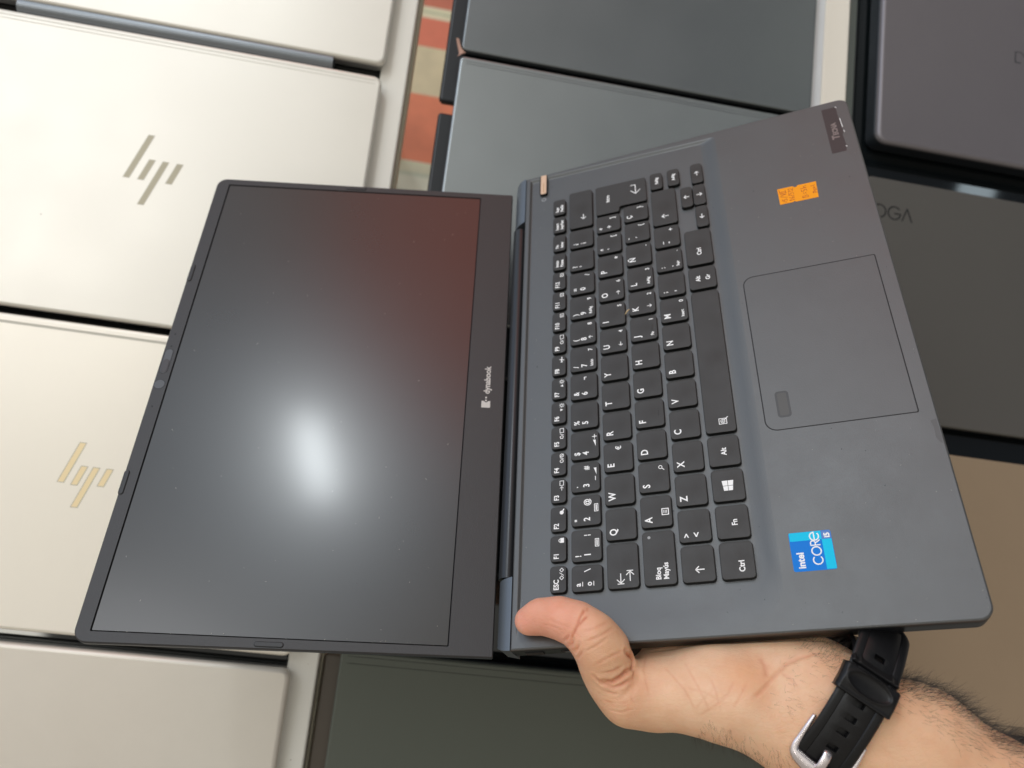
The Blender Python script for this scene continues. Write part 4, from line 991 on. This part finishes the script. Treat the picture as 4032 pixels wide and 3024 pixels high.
def skin_mat():
    m = bpy.data.materials.new('skin'); m.use_nodes = True; n = m.node_tree.nodes; L = m.node_tree.links
    b = n['Principled BSDF']; b.inputs['Roughness'].default_value = 0.46; b.inputs['Specular IOR Level'].default_value = 0.42
    b.inputs['Subsurface Weight'].default_value = 0.35; b.inputs['Subsurface Radius'].default_value = (1.0, 0.32, 0.16); b.inputs['Subsurface Scale'].default_value = 0.004
    t = n.new('ShaderNodeTexCoord')
    def region(prev, ctr, r0, r1, col, isval=False):
        s = n.new('ShaderNodeVectorMath'); s.operation = 'DISTANCE'; L.new(t.outputs['Object'], s.inputs[0]); s.inputs[1].default_value = [q * MM for q in ctr]
        mr = n.new('ShaderNodeMapRange'); mr.interpolation_type = 'SMOOTHSTEP'; L.new(s.outputs['Value'], mr.inputs['Value'])
        mr.inputs['From Min'].default_value = r0 * MM; mr.inputs['From Max'].default_value = r1 * MM; mr.inputs['To Min'].default_value = 1; mr.inputs['To Max'].default_value = 0
        mx = n.new('ShaderNodeMix'); mx.data_type = 'RGBA'; L.new(mr.outputs['Result'], mx.inputs['Factor'])
        if isinstance(prev, tuple): mx.inputs[6].default_value = (*prev, 1)
        else: L.new(prev, mx.inputs[6])
        mx.inputs[7].default_value = (*col, 1); return mx.outputs[2]
    c_ = region((0.83, 0.515, 0.32), (-48, -60, -5), 10, 60, (0.88, 0.575, 0.375))
    c_ = region(c_, (-50, -14, 0), 4, 24, (0.80, 0.47, 0.29))
    c_ = region(c_, (-22, 12, 12), 6, 34, (0.87, 0.42, 0.29))
    c_ = region(c_, (-19, 27, 9), 2, 13, (0.90, 0.41, 0.30))
    c_ = region(c_, (-47, -70, -2), 1, 16, (0.85, 0.47, 0.27))
    an = n.new('ShaderNodeAttribute'); an.attribute_name = 'redness'
    mxa = n.new('ShaderNodeMix'); mxa.data_type = 'RGBA'; L.new(an.outputs['Fac'], mxa.inputs['Factor']); L.new(c_, mxa.inputs[6]); mxa.inputs[7].default_value = (0.66, 0.24, 0.13, 1); c_ = mxa.outputs[2]
    nz = n.new('ShaderNodeTexNoise'); nz.inputs['Scale'].default_value = 95; nz.inputs['Detail'].default_value = 6; nz.inputs['Roughness'].default_value = 0.6
    L.new(t.outputs['Object'], nz.inputs['Vector'])
    mx = n.new('ShaderNodeMix'); mx.data_type = 'RGBA'; mx.blend_type = 'MULTIPLY'
    r = n.new('ShaderNodeMapRange'); L.new(nz.outputs['Fac'], r.inputs['Value']); r.inputs['From Min'].default_value = 0.35; r.inputs['From Max'].default_value = 0.6; r.inputs['To Min'].default_value = 0.55; r.inputs['To Max'].default_value = 0.0
    L.new(r.outputs['Result'], mx.inputs['Factor']); L.new(c_, mx.inputs[6]); mx.inputs[7].default_value = (0.92, 0.80, 0.74, 1)
    L.new(mx.outputs[2], b.inputs['Base Color'])
    # skin relief: fine creases + pores
    wv = n.new('ShaderNodeTexVoronoi'); wv.feature = 'DISTANCE_TO_EDGE'; wv.inputs['Scale'].default_value = 620
    mp = n.new('ShaderNodeMapping'); mp.inputs['Scale'].default_value = (1.0, 0.45, 1.0); mp.inputs['Rotation'].default_value = (0, 0, 0.6)
    L.new(t.outputs['Object'], mp.inputs['Vector']); L.new(mp.outputs[0], wv.inputs['Vector'])
    n2 = n.new('ShaderNodeTexNoise'); n2.inputs['Scale'].default_value = 260; n2.inputs['Detail'].default_value = 5; L.new(mp.outputs[0], n2.inputs['Vector'])
    cl_ = n.new('ShaderNodeMapRange'); L.new(wv.outputs['Distance'], cl_.inputs['Value']); cl_.inputs['From Max'].default_value = 0.12
    ad = n.new('ShaderNodeMath'); ad.operation = 'ADD'; L.new(n2.outputs['Fac'], ad.inputs[0]); 
    ml = n.new('ShaderNodeMath'); ml.operation = 'MULTIPLY'; L.new(cl_.outputs[0], ml.inputs[0]); ml.inputs[1].default_value = 0.22; L.new(ml.outputs[0], ad.inputs[1])
    bp = n.new('ShaderNodeBump'); bp.inputs['Strength'].default_value = 0.35; bp.inputs['Distance'].default_value = 0.0009
    L.new(ad.outputs[0], bp.inputs['Height']); L.new(bp.outputs['Normal'], b.inputs['Normal'])
    return m
M['skin'] = skin_mat()
person = link('person', skin_me, M['skin'], None, True); person.matrix_world = LW
tag(person, 'person seen as bare forearm and hand, thumb on the open laptop, palm under it', 'person')
# thumbnail, seen edge-on below the thumb tip
def nail():
    V = []; F = []; nu, nv = 8, 8
    for j in range(nv + 1):
        t = j / nv
        p = np.array([-18.4, 32.4, 4.2]) * (1 - t) + np.array([-17.6, 21.5, 6.2]) * t
        r = 5.6 + 1.7 * t - 1.6 * max(0, 0.3 - t)
        for i in range(nu + 1):
            a = math.radians(195 + 95 * i / nu)
            V.append((p[0] + r * 1.0 * math.cos(a), p[1], p[2] + r * 0.98 * math.sin(a)))
    for j in range(nv):
        for i in range(nu): k = j * (nu + 1) + i; F.append((k, k + 1, k + nu + 2, k + nu + 1))
    return mesh_from('fingernail', V, F)
nl = link('fingernail', nail(), mat('nail', (0.66, 0.36, 0.28), 0.3, sss=0.2), person, True)
so = nl.modifiers.new('s', 'SOLIDIFY'); so.thickness = 0.0005

# ---- hair on the forearm and wrist, rooted on the skin, one mesh
aX = Vector((-0.507, -0.753, -0.419)).normalized(); e1 = Vector((0.723, -0.637, 0.267)).normalized(); e2 = Vector((-0.468, -0.168, 0.868))
e1 = (e1 - aX * e1.dot(aX)).normalized(); e2 = aX.cross(e1)
if e2.dot(Vector((-0.468, -0.168, 0.868))) < 0: e2 = -e2
SC = Vector((-63.5, -106.1, -33.3)) - aX * 9.0 + e1 * 2.5 + e2 * 0.9
norms = np.empty(len(skin_me.vertices) * 3, np.float32); skin_me.vertices.foreach_get('normal', norms); norms = norms.reshape(-1, 3)
cos_ = np.empty(len(skin_me.vertices) * 3, np.float32); skin_me.vertices.foreach_get('co', cos_); cos_ = cos_.reshape(-1, 3) / MM
E1 = np.array(e1); E2 = np.array(e2); AX = np.array(aX); rel = cos_ - np.array(SC)
al = rel @ AX; n1 = norms @ E1; n2_ = norms @ E2
HV = []; HF = []
def strand(p, n_, L, seed_dir, r0=0.075):
    k = len(HV) // 1
    pts = []; d = (n_ * 0.55 + seed_dir).astype(float); d /= np.linalg.norm(d); q = p.astype(float).copy(); bend = rng.normal(0, 0.25, 3) + AX * 0.18
    for s in range(6):
        pts.append(q.copy()); q = q + d * L / 5; d = d + bend * 0.3; d /= np.linalg.norm(d)
    base_ = len(HV)
    for i, q in enumerate(pts):
        r = r0 * (1 - i / 5.6)
        t = (pts[min(i + 1, 5)] - pts[max(i - 1, 0)]); t /= np.linalg.norm(t)
        u = np.cross(t, [0.3, 0.2, 0.9]); u /= np.linalg.norm(u) + 1e-9; v_ = np.cross(t, u)
        for a in range(3): HV.append(tuple(q + r * (u * math.cos(a * 2.094) + v_ * math.sin(a * 2.094))))
    for i in range(5):
        for a in range(3): b_ = (a + 1) % 3; HF.append((base_ + i * 3 + a, base_ + i * 3 + b_, base_ + (i + 1) * 3 + b_, base_ + (i + 1) * 3 + a))
def grow(mask, count, lmin, lmax, lean, r0=0.075):
    ids = np.flatnonzero(mask)
    if len(ids) == 0: return
    for i in rng.choice(ids, count):
        strand(cos_[i] + rng.normal(0, 0.4, 3), norms[i], rng.uniform(lmin, lmax), lean + rng.normal(0, 0.35, 3), r0)
grow((al > 12) & (al < 110) & (n1 > 0.62) & (n2_ < 0.62), 2300, 5, 11, AX * 0.75 + E1 * 0.25, 0.06)
grow((al > 12) & (al < 90) & (n1 > 0.35) & (n1 < 0.75) & (n2_ > 0.5), 260, 3, 6, AX * 0.9 - E1 * 0.2, 0.045)
grow((al > -26) & (al < -8) & (n1 > 0.55), 210, 4, 8, AX * 0.3 + E1 * 0.3, 0.055)
grow((al > -45) & (al < -8) & (n1 < -0.35) & (n2_ > -0.3), 260, 3, 6, AX * 0.6 - E1 * 0.4, 0.045)
grow((al > -30) & (al < -10) & (n1 > 0.2) & (n2_ > 0.5), 120, 3, 5, AX * 0.7, 0.04)
hair = link('arm_hair', mesh_from('arm_hair', HV, HF), mat('hair', (0.030, 0.020, 0.014), 0.5), person); hair['kind'] = 'stuff'

# ================================================================== wrist watch strap
WM = Matrix((e1, aX, e2)).transposed().to_4x4(); WM.translation = SC * MM      # x across the wrist, y down the arm, z off the palm side
if WM.to_3x3().determinant() < 0: print('left-handed')
watch = empty('watch', LW @ WM); tag(watch, 'black rubber watch strap with silver buckle round the wrist', 'watch')
M['strap'] = mat('strap_rubber', (0.006, 0.006, 0.007), 0.38, 0, 0.35, bump=0.1, bscale=1500)
M['steel'] = mat('buckle_steel', (0.78, 0.72, 0.74), 0.22, 0.9, rvar=0.06, vscale=60)
def spline(pts, n):
    P_ = [np.array(p, float) for p in pts]; out = []
    for i in range(len(P_) - 1):
        p0 = P_[max(i - 1, 0)]; p1 = P_[i]; p2 = P_[i + 1]; p3 = P_[min(i + 2, len(P_) - 1)]
        for j in range(n):
            t = j / n
            out.append(0.5 * ((2 * p1) + (-p0 + p2) * t + (2 * p0 - 5 * p1 + 4 * p2 - p3) * t * t + (-p0 + 3 * p1 - 3 * p2 + p3) * t ** 3))
    out.append(P_[-1]); return np.array(out)
def resample(pl, step):
    s = np.r_[0, np.cumsum(np.linalg.norm(np.diff(pl, axis=0), axis=1))]; n = max(2, int(round(s[-1] / step)))
    q = np.linspace(0, s[-1], n + 1); return np.stack([np.interp(q, s, pl[:, k]) for k in range(2)], 1), q
def strap(name, path, step, cols, thick, holes=(), end_round=0.0, parent=None):
    """cols: [(y, height offset)]; path in (x,z); holes: list of (s0,s1) between the two middle columns"""
    pl, s = resample(path, step); tn = np.gradient(pl, axis=0); tn /= np.linalg.norm(tn, axis=1)[:, None]; nn = np.stack([-tn[:, 1], tn[:, 0]], 1)
    V = []; F = []; m = len(cols)
    smax = s[-1]
    for i in range(len(pl)):
        sc = 1.0
        if end_round and smax - s[i] < end_round: 
            u = 1 - (smax - s[i]) / end_round; sc = math.sqrt(max(0.02, 1 - u ** 2.4 * 0.86))
        for (y, h) in cols: p = pl[i] + nn[i] * h; V.append((p[0], y * sc, p[1]))
    for i in range(len(pl) - 1):
        for j in range(m - 1):
            sm = (s[i] + s[i + 1]) / 2
            ym = (cols[j][0] + cols[j + 1][0]) / 2
            if any(a < sm < b for a, b in holes) and abs(ym) < 2.4: continue
            k = i * m + j; F.append((k, k + m, k + m + 1, k + 1))
    me = mesh_from(name, V, F); o = link(name, me, M['strap'], parent)
    md = o.modifiers.new('s', 'SOLIDIFY'); md.thickness = thick * MM; md.offset = -1
    bv = o.modifiers.new('b', 'BEVEL'); bv.width = 0.35 * MM; bv.segments = 2; bv.limit_method = 'ANGLE'; bv.angle_limit = math.radians(40)
    for p in me.polygons: p.use_smooth = True
    return o
W2 = 11.4
cols = [(-W2, -0.7), (-W2 + 0.8, -0.1), (-W2 + 1.8, 0.1), (-7.6, 0.15), (-7.15, -0.35), (-6.7, 0.0), (-2.4, 0.12), (0, 0.14), (2.4, 0.12), (6.7, 0.0), (7.15, -0.35), (7.6, 0.15), (W2 - 1.8, 0.1), (W2 - 0.8, -0.1), (W2, -0.7)]
up = spline([(-31.5, 6), (-29, 13), (-24, 19.2), (-18, 22.8), (-10, 25.0), (0, 26.0), (12, 25.6), (22, 23.2), (32, 18.0), (41, 11.0), (48.5, 3.5)], 12)
pl_, s_ = resample(up, 0.5)
def s_at(x):
    i = np.argmin(np.abs(pl_[:, 0] - x) + (0 if True else 0)); return s_[i]
hl = []
for x in (-7.6, -0.6, 6.2, 12.6, 33.0):
    q = s_at(x); hl.append((q - 1.35, q + 1.35))
strap('strap', up, 0.45, cols, 2.0, hl, 6.0, watch)
low = spline([(26, 21.8), (31.5, 12), (33, 2), (30, -9), (23, -18), (16, -22)], 10)
strap('strap', low[::-1], 0.8, cols, 1.8, (), 0, watch)
low2 = spline([(-16, -22), (-25, -17), (-31.5, -8), (-32.5, 3), (-30, 12), (-24, 19), (-16, 22.5), (-9, 24.5)], 10)
strap('strap', low2, 0.8, cols, 1.2, (), 0, watch)
# under strap passing below the holes
und = spline([(-24, 16.5), (-16, 21.2), (-6, 23.4), (4, 23.6), (14, 22.6), (24, 19.6)], 8)
strap('strap', und, 0.8, [(-9, 0), (0, 0), (9, 0)], 0.8, (), 0, watch)
# keeper with a thumb dent
def keeper():
    pl, s = resample(spline([(14.0, 27.2), (18, 27.2), (22, 26.0), (26.0, 24.2)], 10), 0.25)
    tn = np.gradient(pl, axis=0); tn /= np.linalg.norm(tn, axis=1)[:, None]; nn = np.stack([-tn[:, 1], tn[:, 0]], 1)
    ys = np.linspace(-13.1, 13.1, 74); V = []; F = []; m = len(ys); S_ = s[-1]
    for i in range(len(pl)):
        for y in ys:
            q = ((s[i] / S_ - 0.58) / 0.34) ** 2 + ((y + 0.3) / 9.9) ** 2
            dent = -1.6 * max(0, 1 - q) ** 0.6 if q < 1 else 0
            rim = 0.35 * math.exp(-((math.sqrt(q) - 1.05) / 0.10) ** 2)
            lip = 0.5 * math.exp(-((s[i] - 0.8) / 0.8) ** 2)
            edge = -2.2 * max(0, (abs(y) - 11.3) / 1.8) ** 2.2 - 0.9 * max(0, 1 - s[i] / 0.5) - 0.9 * max(0, 1 - (S_ - s[i]) / 0.7)
            p = pl[i] + nn[i] * (dent + rim + lip + edge); V.append((p[0], y, p[1]))
    for i in range(len(pl) - 1):
        for j in range(m - 1): k = i * m + j; F.append((k, k + m, k + m + 1, k + 1))
    # skirts on all sides going down round the straps
    def skirt(idx, dz):
        b_ = len(V)
        for i in idx: V.append((V[i][0] - dz * 0.1, V[i][1] * 0.985, V[i][2] - dz))
        for a in range(len(idx) - 1): F.append((idx[a], idx[a + 1], b_ + a + 1, b_ + a))
    N = len(pl)
    skirt([i * m for i in range(N)], 3.2); skirt([i * m + m - 1 for i in range(N)][::-1], 3.2)
    skirt(list(range(m))[::-1], 1.6); skirt([(N - 1) * m + j for j in range(m)], 1.6)
    o = link('strap_keeper', mesh_from('strap_keeper', V, F), M['strap'], watch); sharp_smooth(o, 50)
    bm = bmesh.new(); bm.from_mesh(o.data); bmesh.ops.remove_doubles(bm, verts=bm.verts, dist=1e-6); bmesh.ops.recalc_face_normals(bm, faces=bm.faces); bm.to_mesh(o.data); bm.free()
keeper()
# buckle: rounded steel frame and prong
def tube(name, pts, rx, rz, m, parent, seg=10, closed=False):
    pts = [np.array(p, float) for p in pts]; V = []; F = []; N = len(pts)
    for i, p in enumerate(pts):
        t = pts[(i + 1) % N if closed else min(i + 1, N - 1)] - pts[(i - 1) % N if closed else max(i - 1, 0)]; t /= np.linalg.norm(t)
        up_ = np.array([0, 0, 1.0]); up_ = up_ - t * (t @ up_); up_ /= np.linalg.norm(up_); sd = np.cross(t, up_)
        rr = rx[i] if isinstance(rx, (list, tuple)) else rx
        for j in range(seg):
            a = 2 * math.pi * j / seg; V.append(tuple(p + sd * rr * math.cos(a) + up_ * rz * math.sin(a)))
    for i in range(N if closed else N - 1):
        for j in range(seg): k = ((i + 1) % N) * seg; F.append((i * seg + j, i * seg + (j + 1) % seg, k + (j + 1) % seg, k + j))
    if not closed: F += [tuple(range(seg)), tuple(range(N * seg - 1, (N - 1) * seg - 1, -1))]
    o = link(name, mesh_from(name, V, F), m, parent, True)
    bm = bmesh.new(); bm.from_mesh(o.data); bmesh.ops.recalc_face_normals(bm, faces=bm.faces); bm.to_mesh(o.data); bm.free()
    return o
BX = 8.0
bp_ = []; rr = []
for (x, y, z, r) in ((2, -12.1, 23.6, 0.9), (-4, -12.3, 24.0, 1.2), (-9.5, -12.4, 24.0, 1.4), (-13.0, -12.3, 24.2, 1.7), (-15.2, -11.0, 24.6, 2.3), (-16.2, -8, 25.0, 2.7), (-16.8, -4, 25.5, 2.9), (-17.0, 0, 25.7, 3.0), (-16.8, 4, 25.5, 2.9), (-16.2, 8, 25.0, 2.7), (-15.2, 11.0, 24.6, 2.3), (-13.0, 12.3, 24.2, 1.7), (-9.5, 12.4, 24.0, 1.4), (-4, 12.3, 24.0, 1.2), (2, 12.1, 23.6, 0.9)):
    bp_.append((x - 3.0, y, z - 0.8)); rr.append(r)
bs = spline([(p[0], p[1]) for p in bp_], 5); zz = spline([(p[2], r) for p, r in zip(bp_, rr)], 5)
tube('buckle', [(a[0], a[1], b_[0]) for a, b_ in zip(bs, zz)], [float(b_[1]) for b_ in zz], 1.15, M['steel'], watch)
tube('buckle_prong', [(-20.3, 0, 25.4), (-17, 0, 26.2), (-13.5, 0, 26.1), (-11.6, 0, 25.6), (-10.0, 0, 24.2)], 2.0, 0.8, M['steel'], watch)
# watch case on the back of the wrist
wc = slab('watch_case', rect(-19, 19, -20, 20), 9, bevel_rings(-34, -22, 2.5), M['strap'], watch, smooth=True)
slab('watch_glass', rect(-16, 16, -17, 17), 7, [(-34.6, 0.5), (-34.2, 0)], M['glass'], wc)

for ch in watch.children_recursive:          # a 20 mm strap
    for v in ch.data.vertices: v.co.y *= 0.96
